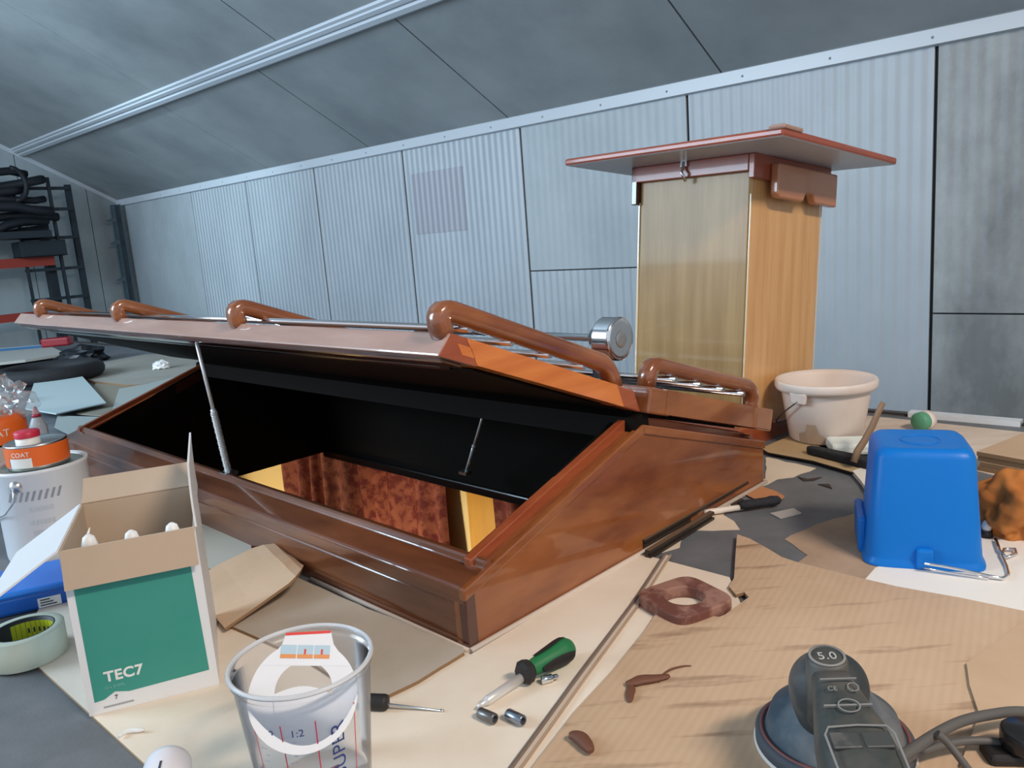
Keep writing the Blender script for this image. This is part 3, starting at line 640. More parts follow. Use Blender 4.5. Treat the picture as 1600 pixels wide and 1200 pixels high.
# --- big paint can
pc = G(86, 878, 0); dd = (pc-CAM).dot(fw)
can = thing('paint_can', 'big white paint can with printed label and wire handle, left of the hatch', 'can', G(88, 858, 0), math.radians(0))
cz = can.location; rC = .0735
hC = HT(66, 735, cz+(Vector((CAM.x, CAM.y, 0))-cz).normalized()*rC)
mb = MB(); mb.lathe([(0, 0), (rC-.002, 0), (rC-.001, .004), (rC, .01), (rC, hC-.008), (rC+.002, hC-.005), (rC+.002, hC), (rC-.001, hC+.001), (rC-.006, hC-.004), (rC-.006, hC-.008)], 56); mb.build('can_body', mat('white can', (.66, .68, .70), .35), can)
mb = MB(); mb.lathe([(0, hC-.006), (rC-.012, hC-.006), (rC-.008, hC-.003), (rC-.0055, hC-.004), (rC-.0058, hC-.007)], 56); mb.build('can_lid', mat('green grey tin lid', (.32, .36, .31), .3, .6), can)
def cyl_patch(mb, r, a0, a1, z0, z1, mi=0, n=12, slant=0):
    vs = []; 
    for j in (0, 1):
        for i in range(n+1):
            a_ = math.radians(a0+(a1-a0)*i/n)+ (slant if j else 0); vs.append((r*math.cos(a_), r*math.sin(a_), (z0, z1)[j]))
    mb.add(vs, [(i, i+1, n+2+i, n+1+i) for i in range(n)], mi, True)
facing = math.degrees(math.atan2(-cz.y, -cz.x))
grey_print = mat('grey print', (.25, .28, .31), .6); dark_print = mat('dark print', (.05, .06, .08), .6)
mb = MB()
for k in range(9): cyl_patch(mb, rC+.0006, facing-48+k*7.5, facing-48+k*7.5+3.2, hC*.70, hC*.80, 0, 3, math.radians(5))
for k in range(5): cyl_patch(mb, rC+.0006, facing-30+k*5, facing-30+k*5+2.5, hC*.10, hC*.17, 0, 2)
mb.build('label_stripes', grey_print, can)
def cyl_text(name, s, size, m, par, r, ang, z, sp=1.0):
    """letters bent round a cylinder, centred on angle ang (degrees) and height z"""
    o = text(name, s, size, m, par, Matrix.Identity(4), .0003, 'CENTER')
    for v in o.data.vertices:
        a_ = math.radians(ang)+v.co.x*sp/r; rr_ = r+v.co.z; v.co = Vector((rr_*math.cos(a_), rr_*math.sin(a_), z+v.co.y))
    return o
cyl_text('lettering', 'HARDENER', .010, dark_print, can, rC+.0006, facing-14, hC*.22) if False else None
mb = MB()
for z_, a_, b_ in ((.58, -22, 5), (.44, -24, 6), (.33, -22, 8)):
    x = a_
    while x < b_: 
        w_ = random.uniform(1.5, 4); cyl_patch(mb, rC+.0005, facing+x, facing+x+w_, hC*z_, hC*(z_+.045), 0, 2); x += w_+1
mb.build('label_print', mat('faint print', (.50, .54, .57), .6), can)
mb = MB()
x = -22
for k in range(7): cyl_patch(mb, rC+.0005, facing+x, facing+x+2.0, hC*.20, hC*.26, 0, 2); x += 3.1
mb.build('label_line', grey_print, can)
ea = math.radians(facing-34); ep = Vector((math.cos(ea), math.sin(ea), 0))
mb = MB(); mb.lathe([(0, .007), (.006, .006), (.010, .002), (.011, 0)], 20, T=Matrix.Translation(ep*rC+Vector((0, 0, hC*.86))) @ ep.to_track_quat('Z', 'Y').to_matrix().to_4x4()); mb.build('handle_ear', steel, can)
mb = MB(); mb.tube([ep*(rC+.006)+Vector((0, 0, hC*.86)), ep*(rC+.010)+Vector((0, 0, hC*.72)), Vector((math.cos(ea-.3), math.sin(ea-.3), 0))*(rC+.008)+Vector((0, 0, hC*.58)), Vector((math.cos(ea-.8), math.sin(ea-.8), 0))*(rC+.006)+Vector((0, 0, hC*.50)), Vector((math.cos(ea-1.6), math.sin(ea-1.6), 0))*(rC+.006)+Vector((0, 0, hC*.47)), Vector((math.cos(ea-2.6), math.sin(ea-2.6), 0))*(rC+.006)+Vector((0, 0, hC*.6))], .0014, 8); mb.build('wire_handle', steel, can)
# --- small orange can on its lid
orange = mat('orange label', (.80, .14, .02), .45)
sc_p = onplane(62, 722, Vector((0, 0, hC-.0055)), Vector((0, 0, 1)))
sm = thing('small_tin', 'small tin with a bright orange label and red cap, standing on the paint can lid', 'tin', Vector((cz.x-.004, cz.y+.006, hC-.0055)))
dS = (sm.location-CAM).dot(fw); rS = 43*dS/FPX; hS = .052
Tt = Matrix.Identity(4)
MB().lathe([(0, 0), (rS-.001, 0), (rS, .003), (rS, .006)], 48).build('tin_base', steel, sm)
MB().lathe([(rS, .006), (rS+.0003, hS*.78)], 48).build('white_label', white_pl, sm)
mb = MB(); cyl_patch(mb, rS+.0008, facing-12, facing+95, .007, hS*.78, 0, 16); cyl_patch(mb, rS+.0008, facing-150, facing-60, .007, hS*.78, 0, 16); cyl_patch(mb, rS+.0008, facing-60, facing-12, hS*.45, hS*.78, 0, 12); mb.build('orange_label', orange, sm)
cyl_text('lettering', 'COAT', .011, white_pl, sm, rS+.001, facing-33, hS*.50)
MB().lathe([(rS, hS*.78), (rS+.001, hS*.82), (rS-.002, hS*.86), (rS-.005, hS*.82), (0, hS*.82)], 48).build('tin_rim', steel, sm)
MB().lathe([(.019, hS*.82), (.019, hS+.002), (.0, hS+.002)], 32, T=Matrix.Translation((-.004, -.014, 0))).build('neck', white_pl, sm)
MB().lathe([(.0198, hS+.002), (.0202, hS+.011), (.0185, hS+.013), (0, hS+.013)], 32, T=Matrix.Translation((-.004, -.014, 0))).build('red_cap', mat('red cap', (.55, .025, .06), .4), sm)
# --- second can behind, wrapped in a bag
c2p = G(10, 800, 0)
c2 = thing('coated_tin', 'larger tin with an orange shoulder and white letters, behind the paint can', 'tin', c2p)
d2 = (c2p-CAM).dot(fw); r2 = 50*d2/FPX
h2 = HT(10, 648, c2p+(Vector((0, 0, 0))-c2p).normalized()*r2*.4)
f2 = math.degrees(math.atan2(-c2p.y, -c2p.x))
MB().lathe([(0, 0), (r2-.001, 0), (r2, .003), (r2, h2*.72)], 48).build('tin_body', mat('beige label', (.52, .42, .36), .4), c2)
MB().lathe([(r2+.0004, h2*.74), (r2+.0004, h2*.94), (r2-.004, h2*.98), (r2*.88, h2), (0, h2)], 48).build('orange_shoulder', orange, c2)
cyl_text('lettering', 'COAT', .020, white_pl, c2, r2+.0008, f2+4, h2*.82)
MB().lathe([(r2+.0005, h2*.38), (r2+.0005, h2*.46)], 48).build('white_stripe', white_pl, c2)
# --- clear plastic bag on it
bagm = clear_mat('clear plastic film', (.86, .90, .92), .16, .12)
hbag = HT(32, 618, c2p)
crumple('plastic_bag', Vector((c2p.x+.028, c2p.y, hbag)), 44*d2/FPX, .045, 40*d2/FPX, bagm, 'clear crumpled plastic bag with shiny folds, on top of the tin behind the paint can', 'bag', amp=.55, fr=2.0, seed=9, flat=False, sub=4)
cp = G(73, 650, .16)
kc = thing('red_nozzle', 'red cone-shaped nozzle cap poking from grey plastic behind the small orange tin', 'nozzle', Vector((G(74, 740, 0).x, G(74, 740, 0).y, 0)))
hK = HT(70, 632, kc.location)
MB().lathe([(0, hK-.026), (.011, hK-.026), (.010, hK-.022), (.003, hK-.002), (.0, hK)], 20).build('cap_cone', mat('dark red cap', (.34, .015, .04), .5), kc)
MB().lathe([(0, 0), (.02, 0), (.02, hK-.05), (.012, hK-.03), (.008, hK-.026), (0, hK-.026)], 20).build('nozzle_body', clear_mat('grey film', (.6, .66, .68), .35), kc)

# --- TEC7 carton
kraft = mat('kraft inside', (.46, .345, .245), .8, col2=(.50, .38, .28), noise_scale=6)
white_card = mat('white carton', (.74, .75, .76), .5)
green_p = mat('green carton print', (.035, .27, .215), .5, col2=(.06, .31, .25), noise_scale=3)
q0, q1 = G(140, 1120, ZH), G(343, 1069, ZH)
e1 = (q1-q0).normalized(); e1.z = 0; e2 = Vector((-e1.y, e1.x, 0)); wT = (q1-q0).length
azT = math.atan2(e1.y, e1.x)
hT = (HT(85, 866, q0)+HT(302, 822, q1))/2-ZH
bt = onplane(102, 793, q0, e1); dT = max(.10, (onplane(102, 793, Vector((0,0,hT+ZH)), Vector((0,0,1)))-q0).dot(e2))
print('TEC', wT, hT, dT)
tec = thing('sealant_carton', 'open TEC7 carton with green front panel, flaps up, white nozzles inside', 'box', q0, azT)
tec['label'] = 'open white carton with green front panel and raised flaps, white nozzles inside'
def facept(x, y):
    p = onplane(x, y, q0, e2) - q0; return p.dot(e1), p.z
t_ = .0025
mb = MB()
mb.box((0, 0, 0), (wT, t_, hT), 0); mb.box((0, dT-t_, 0), (wT, dT, hT)); mb.box((0, t_, 0), (t_, dT-t_, hT)); mb.box((wT-t_, t_, 0), (wT, dT-t_, hT)); mb.box((t_, t_, 0), (wT-t_, dT-t_, t_))
o = mb.build('carton_body', [white_card, kraft], tec)
for p in o.data.polygons:
    c_ = p.center
    ins = (p.normal.y > .9 and c_.y < dT/2) or (p.normal.y < -.9 and c_.y > dT*.6) or (p.normal.x > .9 and c_.x < wT/2) or (p.normal.x < -.9 and c_.x > wT/2) or p.normal.z > .9
    if ins and not (c_.x < 1e-4 or c_.y < 1e-4 or c_.y > dT-1e-4 or c_.x > wT-1e-4): p.material_index = 1
def carton_flap(name, p0, p1, dirv, ln, inner_up, curve=0):
    p0, p1, d = Vector(p0), Vector(p1), Vector(dirv).normalized(); n = 6
    nn_ = (p1-p0).cross(d).normalized(); V = []
    for j in range(n+1):
        s_ = ln*j/n; off = nn_*curve*(j/n)**2
        V += [p0+d*s_+off+(p1-p0)*.01*(j > 0), p1+d*s_+off-(p1-p0)*.01*(j > 0)]
    mb = MB(); mb.add(V, [(2*j, 2*j+1, 2*j+3, 2*j+2) for j in range(n)], 0); m_ = len(V)
    mb.add([v+nn_*.0022 for v in V], [(2*j, 2*j+2, 2*j+3, 2*j+1) for j in range(n)], 1)
    mb.f += [(0, 1, m_+1, m_), (2*n, m_+2*n, m_+2*n+1, 2*n+1)] + [(2*j, m_+2*j, m_+2*j+2, 2*j+2) for j in range(n)] + [(2*j+1, 2*j+3, m_+2*j+3, m_+2*j+1) for j in range(n)]
    mb.mi += [1]*(2+2*n); mb.sm += [False]*(2+2*n)
    return mb.build(name, [white_card, white_card] if name == 'right_flap' else [kraft, white_card] if inner_up else [white_card, kraft], tec)
carton_flap('front_flap', (0, 0, hT), (wT, 0, hT), (0, -.30, -1), .042, True)
carton_flap('back_flap', (0, dT, hT), (wT, dT, hT), (.0, .9, .52), .045, False)
carton_flap('left_flap', (0, 0, hT), (0, dT, hT), (-.85, -.12, -.50), .088, True, 0)
carton_flap('right_flap', (wT, 0, hT), (wT, dT, hT), (-.03, .02, 1), .072, False, .004)
# printed panel
gp = [facept(*p) for p in ((148, 1098), (161, 1093), (170, 1088), (180, 1080), (192, 1082), (203, 1083), (327, 1046), (290, 838), (300, 862), (98, 900))]
u0, v0 = facept(148, 1098); u1, v1 = facept(327, 1046); uT, vT_ = facept(114, 918)
nU = [facept(*p) for p in ((163, 1092), (180, 1080), (203, 1082))]
poly = [(u0, v0), (nU[0][0], v0+.001), (nU[1][0], nU[1][1]), (nU[2][0], v0+.004), (u1, v1), (wT-.011, hT-.02), (u0+.0005, hT-.02)]
mb = MB(); mb.prism([(u, -.0004, v) for u, v in poly], (0, .0004, 0)); o = mb.build('green_panel', green_p, tec)
FT = frame((0, 0, 0), (1, 0, 0), (0, 0, 1), (0, -1, 0))
def ftext(s, px, size, m, nm='lettering'):
    u, v = facept(*px); T_ = FT.copy(); T_.translation = Vector((u, -.0006, v)); return text(nm, s, size, m, tec, T_)
def bold(o): return o
T_ = FT.copy(); u, v = facept(163, 1066); T_.translation = Vector((u+.0006, -.0007, v+.0003)); text('lettering', 'TEC7', .0165, white_pl, tec, T_, fat=.00045)
ftext('12 x 310ML', (163, 1077), .0042, mat('pale green print', (.22, .50, .44), .6))
ftext('7', (180, 1092), .007, dark_print)
mb = MB(); ua, va = facept(163, 1107)
for k in range(22): mb.box((ua+k*.0014, -.0004, va), (ua+k*.0014+.0008, 0, va+.0022))
mb.build('print_line', grey_print, tec)
# cartridges inside, nozzles showing
for k, (px, lb) in enumerate(((132, 'left of the three white sealant nozzles inside the green carton, with a thin tip'), (180, 'middle of the three white sealant nozzles in the green carton'), (208, 'right of the three white nozzles in the green carton, rounded'))):
    py = (862, 852, 845)[k]
    # rows stand in line with the front wall of the carton
    lx = (.028, .0685, .109)[k]
    pp_ = onplane(px, py, q0+e2*.030, e2)
    lx = (.0255, wT/2, wT-.0255)[k]
    base = q0+e1*lx+e2*.030+Vector((0, 0, t_))
    ct = thing('sealant_cartridge', lb, 'cartridge', base, azT, 'sealant cartridges in the carton')
    tipz = hT-.004+(.004 if k == 0 else 0)
    MB().lathe([(0, 0), (.0205, 0), (.0205, tipz-.045), (.008, tipz-.035), (.0, tipz-.035)], 24).build('tube', white_pl, ct)
    MB().lathe([(.0075, tipz-.036), (.0075, tipz-.016), (.0085, tipz-.010), (.006, tipz-.001), (.002, tipz+.002), (0, tipz+.002)], 16).build('nozzle', white_pl, ct)
    if k == 0: MB().tube([(0, 0, tipz), (.001, 0, tipz+.004), (.003, .001, tipz+.009)], [.0025, .0012, .0004], 8).build('tip', white_pl, ct)

# --- blue case behind the tape
p0, p1 = G(-60, 982, .001), G(112, 942, .001)
f1 = (p1-p0).normalized(); f1.z = 0; f2_ = Vector((-f1.y, f1.x, 0))
blue = mat('blue plastic', (.010, .10, .46), .35)
bx = thing('blue_case', 'glossy blue plastic case with a small white label, between the tape roll and the carton', 'case', p0, math.atan2(f1.y, f1.x))
wB = (p1-p0).length; hB = HT(30, 924, (p0+p1)/2)
mb = MB(); mb.box((0, 0, 0), (wB, .11, hB*.8)); mb.build('case_body', blue, bx, bevel=.006)
mb = MB(); mb.box((-.003, -.003, hB*.72), (wB+.003, .113, hB)); mb.build('case_lid', mat('blue plastic lid', (.012, .17, .66), .3), bx, bevel=.006)
mb = MB(); mb.box((wB-.042, -.0015, hB*.1), (wB-.012, 0, hB*.5)); lb_ = mb.build('case_label', white_card, bx)
mb = MB()
for k in range(3): mb.box((wB-.039, -.0019, hB*(.17+.11*k)), (wB-.018-.004*k, -.0015, hB*(.22+.11*k)))
mb.build('print', dark_print, bx)

# --- masking tape roll
tb = G(50, 1047, ZH); dt = (tb-CAM).dot(fw); rT = 57.5*dt/FPX
tl = tb + Vector((tb.x, tb.y, 0)).normalized()*rT
tp = thing('masking_tape', 'thick roll of cream masking tape with yellow and black core, on the board edge', 'tape', (tl.x, tl.y, ZH))
hTp = HT(50, 1000, tb)-ZH; hTp = min(hTp, .05); print('tape', rT, hTp)
MB().lathe([(rT*.78, 0), (rT-.001, 0), (rT, .001), (rT, hTp-.001), (rT-.001, hTp), (rT*.78, hTp)], 64).build('tape_roll', mat('masking tape', (.55, .60, .48), .6, col2=(.60, .64, .53), noise_scale=3), tp)
MB().lathe([(rT*.775, .0005), (rT*.775, hTp), (rT*.74, hTp), (rT*.74, .0005)], 64).build('tape_core', mat('black core', (.03, .035, .04), .6), tp)
mb = MB()
for k in range(13):
    if 1: cyl_patch(mb, rT*.735, 20+k*10, 20+k*10+ (9.2), hTp*.22, hTp*.86, 0, 4)
mb.build('core_print', mat('yellow print', (.62, .68, .03), .5), tp)
mb = MB()
for k in range(9): cyl_patch(mb, rT*.73, 25+k*11, 25+k*11+4, hTp*.45, hTp*.62, 0, 3)
for k in range(5): cyl_patch(mb, rT*.729, 30+k*4, 30+k*4+1.8, hTp*.25, hTp*.85, 0, 2)
mb.build('core_letters', dark_print, tp)

# --- mixing cup
hCup = .13; cc = G(470, 1028, hCup); 
cup = thing('mixing_cup', 'clear plastic mixing cup with printed scale at the bottom of the picture', 'cup', (cc.x, cc.y, ZH))
dC = (cc-CAM).dot(fw); rU = 109*dC/FPX; print('cup r', rU)
hCup -= ZH
cm = clear_mat('clear cup plastic', (.94, .95, .97), .17, .16)
rb_ = rU*.80
prof = [(0, .002), (rb_-.002, .002), (rb_, .005), (rU*.965, hCup-.012), (rU*.97, hCup-.009), (rU, hCup-.008), (rU*1.01, hCup-.003), (rU, hCup), (rU*.985, hCup+.0005), (rU*.965, hCup-.003)]
MB().lathe(prof, 72).build('cup_wall', cm, cup)
MB().tube([(rU*math.cos(2*PI*i/64), rU*math.sin(2*PI*i/64), hCup-.001) for i in range(64)], .0022, 8, closed=True).build('cup_rim', clear_mat('milky rim', (.85, .88, .9), .55, .2), cup)
fc = math.degrees(math.atan2(-cc.y, -cc.x))
def rw(z): return rb_+(rU*.965-rb_)*(z-.005)/(hCup-.017)+.0006
def cone_quad(mb, a0, a1, z0, z1, mi=0, n=3):
    vs = []
    for j, z in enumerate((z0, z1)):
        for i in range(n+1):
            a_ = math.radians(fc+a0+(a1-a0)*i/n); vs.append((rw(z)*math.cos(a_), rw(z)*math.sin(a_), z))
    mb.add(vs, [(i, i+1, n+2+i, n+1+i) for i in range(n)], mi, True)
redp = mat('red scale print', (.60, .02, .08), .5); bluep = mat('blue scale print', (.06, .10, .34), .5)
mb = MB()
for a_ in (-50, -24, 4, 40): cone_quad(mb, a_, a_+.9, .03, hCup-.028)
mb.build('scale_lines', redp, cup)
mb = MB()
for col_, (a_, b_) in enumerate(((-46, -28), (-20, 0))):
    for k in range(9): cone_quad(mb, a_+(4 if k % 2 else 0), a_+(7 if k % 2 else 6), .035+k*.0065, .0357+k*.0065)
mb.build('scale_marks', mat('pale blue print', (.35, .42, .55), .5), cup)
def cup_text(s, size, a_c, z, m, vert=False):
    o = text('scale_numbers', s, size, m, cup, Matrix.Identity(4), .0002, 'CENTER')
    for v in o.data.vertices:
        x, y = v.co.x, v.co.y
        if vert: x, y = -y, x
        zz_ = z+y; a2 = math.radians(fc+a_c)+x/rU; v.co = Vector((rw(zz_)*math.cos(a2), rw(zz_)*math.sin(a2), zz_))
cup_text('1:2', .010, -36, hCup-.040, bluep); cup_text('1:2', .010, -11, hCup-.040, bluep)
cup_text('SUPER', .019, 28, .062, bluep, True)
# white ring-shaped label card leaning inside the cup
ld = .685; lc = CAM + ray(474, 1088)*ld
nrm = (CAM-lc).normalized(); xa = rt.copy(); xa = (xa-nrm*xa.dot(nrm)).normalized(); ya_ = nrm.cross(xa)
disc = thing('label_disc', 'white ring-shaped card with three small pictograms, standing inside the clear cup', 'card', lc)
DT = frame((0, 0, 0), xa, ya_, nrm); k_ = ld/FPX
def ringmesh(ro, ri, m, nm, z=0, th_=.0012, xs=1, tab=False):
    mb = MB(); n = 64; V = []
    for z_ in (z, z+th_):
        for i in range(n):
            a_ = 2*PI*i/n; V.append((ro*math.cos(a_), ro*math.sin(a_)*1.0, z_))
        for i in range(n):
            a_ = 2*PI*i/n; V.append((ri*math.cos(a_), ri*math.sin(a_)+.004, z_))
    F = []
    for i in range(n):
        j = (i+1) % n; F += [(i, j, n+j, n+i), (2*n+i, 3*n+i, 3*n+j, 2*n+j), (i, 2*n+i, 2*n+j, j), (n+i, n+j, 3*n+j, 3*n+i)]
    mb.add(V, F, 0, False, DT); return mb.build(nm, m, disc)
ringmesh(83*k_, 44*k_, mat('glossy white card', (.80, .82, .86), .4), 'ring_card')
mb = MB(); mb.prism([(-66*k_, 45*k_, .0003), (66*k_, 45*k_, .0003), (40*k_, 78*k_, .0003), (34*k_, 98*k_, .0003), (-36*k_, 92*k_, .0003), (-40*k_, 76*k_, .0003)], (0, 0, .0012), T=DT); mb.build('tab', mat('glossy white card', (.8, .82, .86), .4), disc)
mb = MB(); mb.prism([(-46*k_, 2*k_, .0013)]+[((-46+92*i/10)*k_, (2+13*math.sin(PI*i/10))*k_, .0013) for i in range(1, 10)]+[(46*k_, 2*k_, .0013), (40*k_, -30*k_, .0013), (0, -50*k_, .0013), (-40*k_, -30*k_, .0013)], (0, 0, .001), T=DT); mb.build('inner_card', mat('glossy white card', (.8, .82, .86), .4), disc)
mb = MB(); mb.prism([(-36*k_, 90*k_, .0016), (34*k_, 95*k_, .0016), (34*k_, 99*k_, .0016), (-36*k_, 94*k_, .0016)], (0, 0, .0002), T=DT); mb.build('red_line', mat('red print', (.75, .05, .04), .5), disc)
for i in range(3):
    x0 = (-41+i*26)*k_
    mb = MB(); mb.box((x0, 56*k_, .0017), (x0+24*k_, 76*k_, .0019), 0, T=DT); mb.box((x0, 56*k_, .0019), (x0+24*k_, 62*k_, .0020), 1, T=DT)
    if i: mb.box((x0+10*k_, 62*k_, .0019), (x0+13*k_, 70*k_, .0021), 2, T=DT)
    mb.build('pictogram', [mat('sky print', (.45, .62, .72), .5), mat('orange print', (.75, .30, .10), .5), mat('red print', (.75, .05, .04), .5)], disc)
# pink-red label strip low in the cup
mb = MB()
def inner(mb, a0, a1, z0, z1, n=10):
    vs = []
    for z in (z0, z1):
        for i in range(n+1):
            a_ = math.radians(fc+a0+(a1-a0)*i/n); r_ = rw(z)-.003; vs.append((r_*math.cos(a_), r_*math.sin(a_), z))
    mb.add(vs, [(i, i+1, n+2+i, n+1+i) for i in range(n)], 0, True)
inner(mb, -38, 22, .028, .046); o = mb.build('red_strip', mat('pink red label', (.58, .07, .14), .5), cup)
mb = MB(); inner(mb, -32, 0, .012, .028); mb.build('yellow_strip', mat('yellow label', (.62, .52, .12), .5), cup)

# --- white cap at the bottom edge
bt_ = G(270, 1222, ZH); 
wb = thing('white_bottle', 'white plastic bottle lying at the bottom edge between the carton and the cup', 'bottle', (bt_.x, bt_.y, ZH), math.radians(-75))
MB().lathe([(0, 0), (.014, 0), (.0205, .005), (.0215, .012), (.0215, .14), (0, .14)], 36, T=Matrix.Translation((0, 0, .0215)) @ Matrix.Rotation(PI/2, 4, 'Y')).build('bottle_body', mat('satin white', (.78, .76, .80), .35), wb)
mb = MB(); mb.box((.03, -.001, .0428), (.05, .001, .0434)); mb.build('print', dark_print, wb)
# glue curl
def wisp(nm, pts, r, m, label, cat, z=ZH, sx=1, hs=None):
    K = [G(x, y, z+r) for x, y in pts]; P = []
    for i in range(len(K)-1):
        a_, b_, c_, d_ = K[max(i-1, 0)], K[i], K[i+1], K[min(i+2, len(K)-1)]
        for k in range(5):
            t = k/5; P.append(.5*((2*b_)+(c_-a_)*t+(2*a_-5*b_+4*c_-d_)*t*t+(3*b_-a_-3*c_+d_)*t**3))
    P.append(K[-1]); c = sum(P, Vector())/len(P); c.z = z
    R = [r*(.35+.65*math.sin(PI*(i+.5)/len(P))) for i in range(len(P))]
    o = MB().tube([p-c for p in P], R, 8, sx=sx).build(nm, m); o.location = c; return tag(o, label, cat)
wisp('sealant_worm', [(186, 1151), (196, 1144), (208, 1141), (218, 1141), (226, 1140)], .0028, white_pl, 'small white squiggle of dried sealant on the board below the carton', 'sealant')

# --- tools on the hardboard
def place(name, label, cat, px0, px1, z, group=None):
    a_, b_ = G(*px0, z), G(*px1, z); d = b_-a_; o = thing(name, label, cat, (a_.x, a_.y, z), math.atan2(d.y, d.x), group); return o, d.length
RX90 = Matrix.Rotation(PI/2, 4, 'Y')    # local z -> +x
grn = mat('green handle', (.02, .17, .06), .4); blk = mat('black rubber grip', (.018, .016, .016), .55)
s_, ln = place('screwdriver', 'green and black handled screwdriver with a bright shaft, lying before the hatch corner', 'screwdriver', (747, 1112), (893, 1028), ZH)
hr = .0145; ax = Matrix.Translation((0, 0, hr)) @ RX90
MB().lathe([(0, 0), (.0015, 0), (.0026, .006), (.0030, .010), (.0048, .012), (.0052, .014), (.0052, ln*.47), (0, ln*.47)], 24, T=Matrix.Translation((0, 0, .0055)) @ Matrix.Rotation(-math.radians(4.5), 4, 'Y') @ RX90).build('shaft', bright, s_)
h0 = ln*.44
MB().lathe([(0, h0), (.010, h0), (.0135, h0+.004), (.0135, h0+.011), (.010, h0+.015), (0, h0+.015)], 8, T=ax, smooth=False).build('collar', blk, s_)
L_ = ln-h0
MB().lathe([(.009, h0+.013), (.0095, h0+.02), (.0115, h0+.5*L_), (.0145, h0+.78*L_), (.0142, h0+.9*L_), (.010, h0+.98*L_), (0, h0+L_)], 32, T=ax).build('handle', grn, s_)
for a_ in (35, 155, 275):
    mb = MB(); V = []; n = 10; m_ = 5
    for i in range(n+1):
        x = h0+L_*(.30+.62*i/n); t = (x-h0)/L_
        r_ = .0095+(.0148-.0095)*min(1, max(0, (t-.15)/.62)); r_ = r_ if t < .85 else r_*(1-.35*((t-.85)/.12)**2)
        wd = 30*math.sin(PI*(.08+.84*i/n))**.4
        for j in range(m_+1):
            q = math.radians(a_-90+(-1+2*j/m_)*wd); V.append((x, (r_+.0006)*math.cos(q), (r_+.0006)*math.sin(q)+hr))
    mb.add(V, [(i*(m_+1)+j, i*(m_+1)+j+1, (i+1)*(m_+1)+j+1, (i+1)*(m_+1)+j) for i in range(n) for j in range(m_)], 0, True); mb.build('grip_inlay', blk, s_)
s_, ln = place('awl', 'thin pointed tool with a short black handle, lying right of the clear cup', 'awl', (568, 1107), (694, 1112), ZH)
MB().lathe([(0, 0), (.007, .001), (.0085, .006), (.0085, ln*.28), (.0075, ln*.31), (.003, ln*.32), (0, ln*.32)], 20, T=Matrix.Translation((0, 0, .0085)) @ RX90).build('handle', blk, s_)
MB().lathe([(.0014, ln*.31), (.0011, ln*.95), (.0018, ln*.955), (.0014, ln), (0, ln)], 12, T=Matrix.Translation((0, 0, .0085)) @ Matrix.Rotation(math.radians(5), 4, 'Y') @ RX90).build('shaft', steel, s_)
for (a_, b_, lb, m_) in (((750, 1121), (774, 1132), 'dark grey steel socket, the left one of two below the screwdriver', mat('grey socket', (.20, .19, .18), .35, .8)), ((794, 1123), (818, 1135), 'bluish steel socket, the right one of two below the screwdriver', mat('blue socket', (.30, .34, .40), .25, .9))):
    s_, ln = place('socket', lb, 'socket', a_, b_, ZH, 'two hollow sockets')
    MB().lathe([(.0035, ln), (.0052, ln), (.0058, ln-.001), (.0058, .001), (.0052, 0), (0, 0)], 24, T=Matrix.Translation((0, 0, .0058)) @ RX90).build('socket_body', m_, s_)
    MB().lathe([(.0036, ln+.0002), (.0036, ln-.010), (0, ln-.010)], 16, T=Matrix.Translation((0, 0, .0058)) @ RX90).build('socket_hole', dark_print, s_)
s_, ln = place('screwdriver_bit', 'short bright screwdriver bit beside the green handle', 'bit', (846, 1069), (874, 1062), ZH)
MB().lathe([(0, 0), (.0040, 0), (.0045, .001), (.0045, ln*.6), (.003, ln*.62), (.0028, ln*.9), (0, ln)], 12, T=Matrix.Translation((0, 0, .0045)) @ RX90).build('bit_body', chrome, s_)

# long thin trim strip
Pz = [G(x, y, ZH) for x, y in ((1038, 868), (1012, 908), (985, 948), (940, 1008), (895, 1068), (850, 1130), (800, 1198), (770, 1240))]
c = sum(Pz, Vector())/len(Pz)
def strip(nm, off, hgt, w_, m, par):
    mb = MB(); V = []
    for i, p in enumerate(Pz):
        t = (Pz[min(i+1, len(Pz)-1)]-Pz[max(i-1, 0)]).normalized(); s_ = Vector((t.y, -t.x, 0))
        for q, z_ in ((off, 0), (off+w_, 0), (off+w_, hgt), (off, hgt)): V.append(p-c-s_*q+Vector((0, 0, z_)))
    n = len(Pz); F = [(i*4+k, i*4+(k+1) % 4, i*4+4+(k+1) % 4, i*4+4+k) for i in range(n-1) for k in range(4)]+[(0, 1, 2, 3), (n*4-4, n*4-3, n*4-2, n*4-1)]
    mb.add(V, F); return mb.build(nm, m, par, bevel=.0005)
ts = thing('metal_trim_strip', 'long thin metal trim strip lying diagonally between hatch and cardboard', 'strip', (c.x, c.y, ZH))
strip('strip_edge', .000, .0045, .003, mat('brown grey metal', (.30, .24, .20), .35, .5), ts); strip('strip_web', .003, .0015, .006, mat('pale strip', (.66, .56, .46), .5), ts); strip('strip_lip', .009, .0035, .0018, mat('tan lip', (.42, .29, .20), .5), ts)
# two dark rubber profiles along the hatch
for k, (a_, b_, lb) in enumerate((((1001, 861), (1162, 767), 'dark rubber profile strip lying tight against the hatch side'), ((1008, 872), (1108, 810), 'dark rubber profile strip, the outer one of the pair by the hatch'))):
    s_, ln = place('rubber_profile', lb, 'strip', a_, b_, .0015, 'pair of dark profile strips')
    y0 = 0
    mb = MB(); H_ = .019-.006*k; mb.prism([(0, y0, 0), (0, y0-.010, 0), (0, y0-.010, .004), (0, y0-.006, .004), (0, y0-.006, H_-.004), (0, y0-.010, H_-.004), (0, y0-.010, H_), (0, y0, H_)], (ln, 0, 0)); o = mb.build('profile_body', dark_strip, s_)
    mb = MB(); mb.box((0, y0-.009, H_+.0001), (ln, y0-.001, H_+.001)); mb.build('profile_top', mat('brown top', (.14, .09, .055), .35), s_)
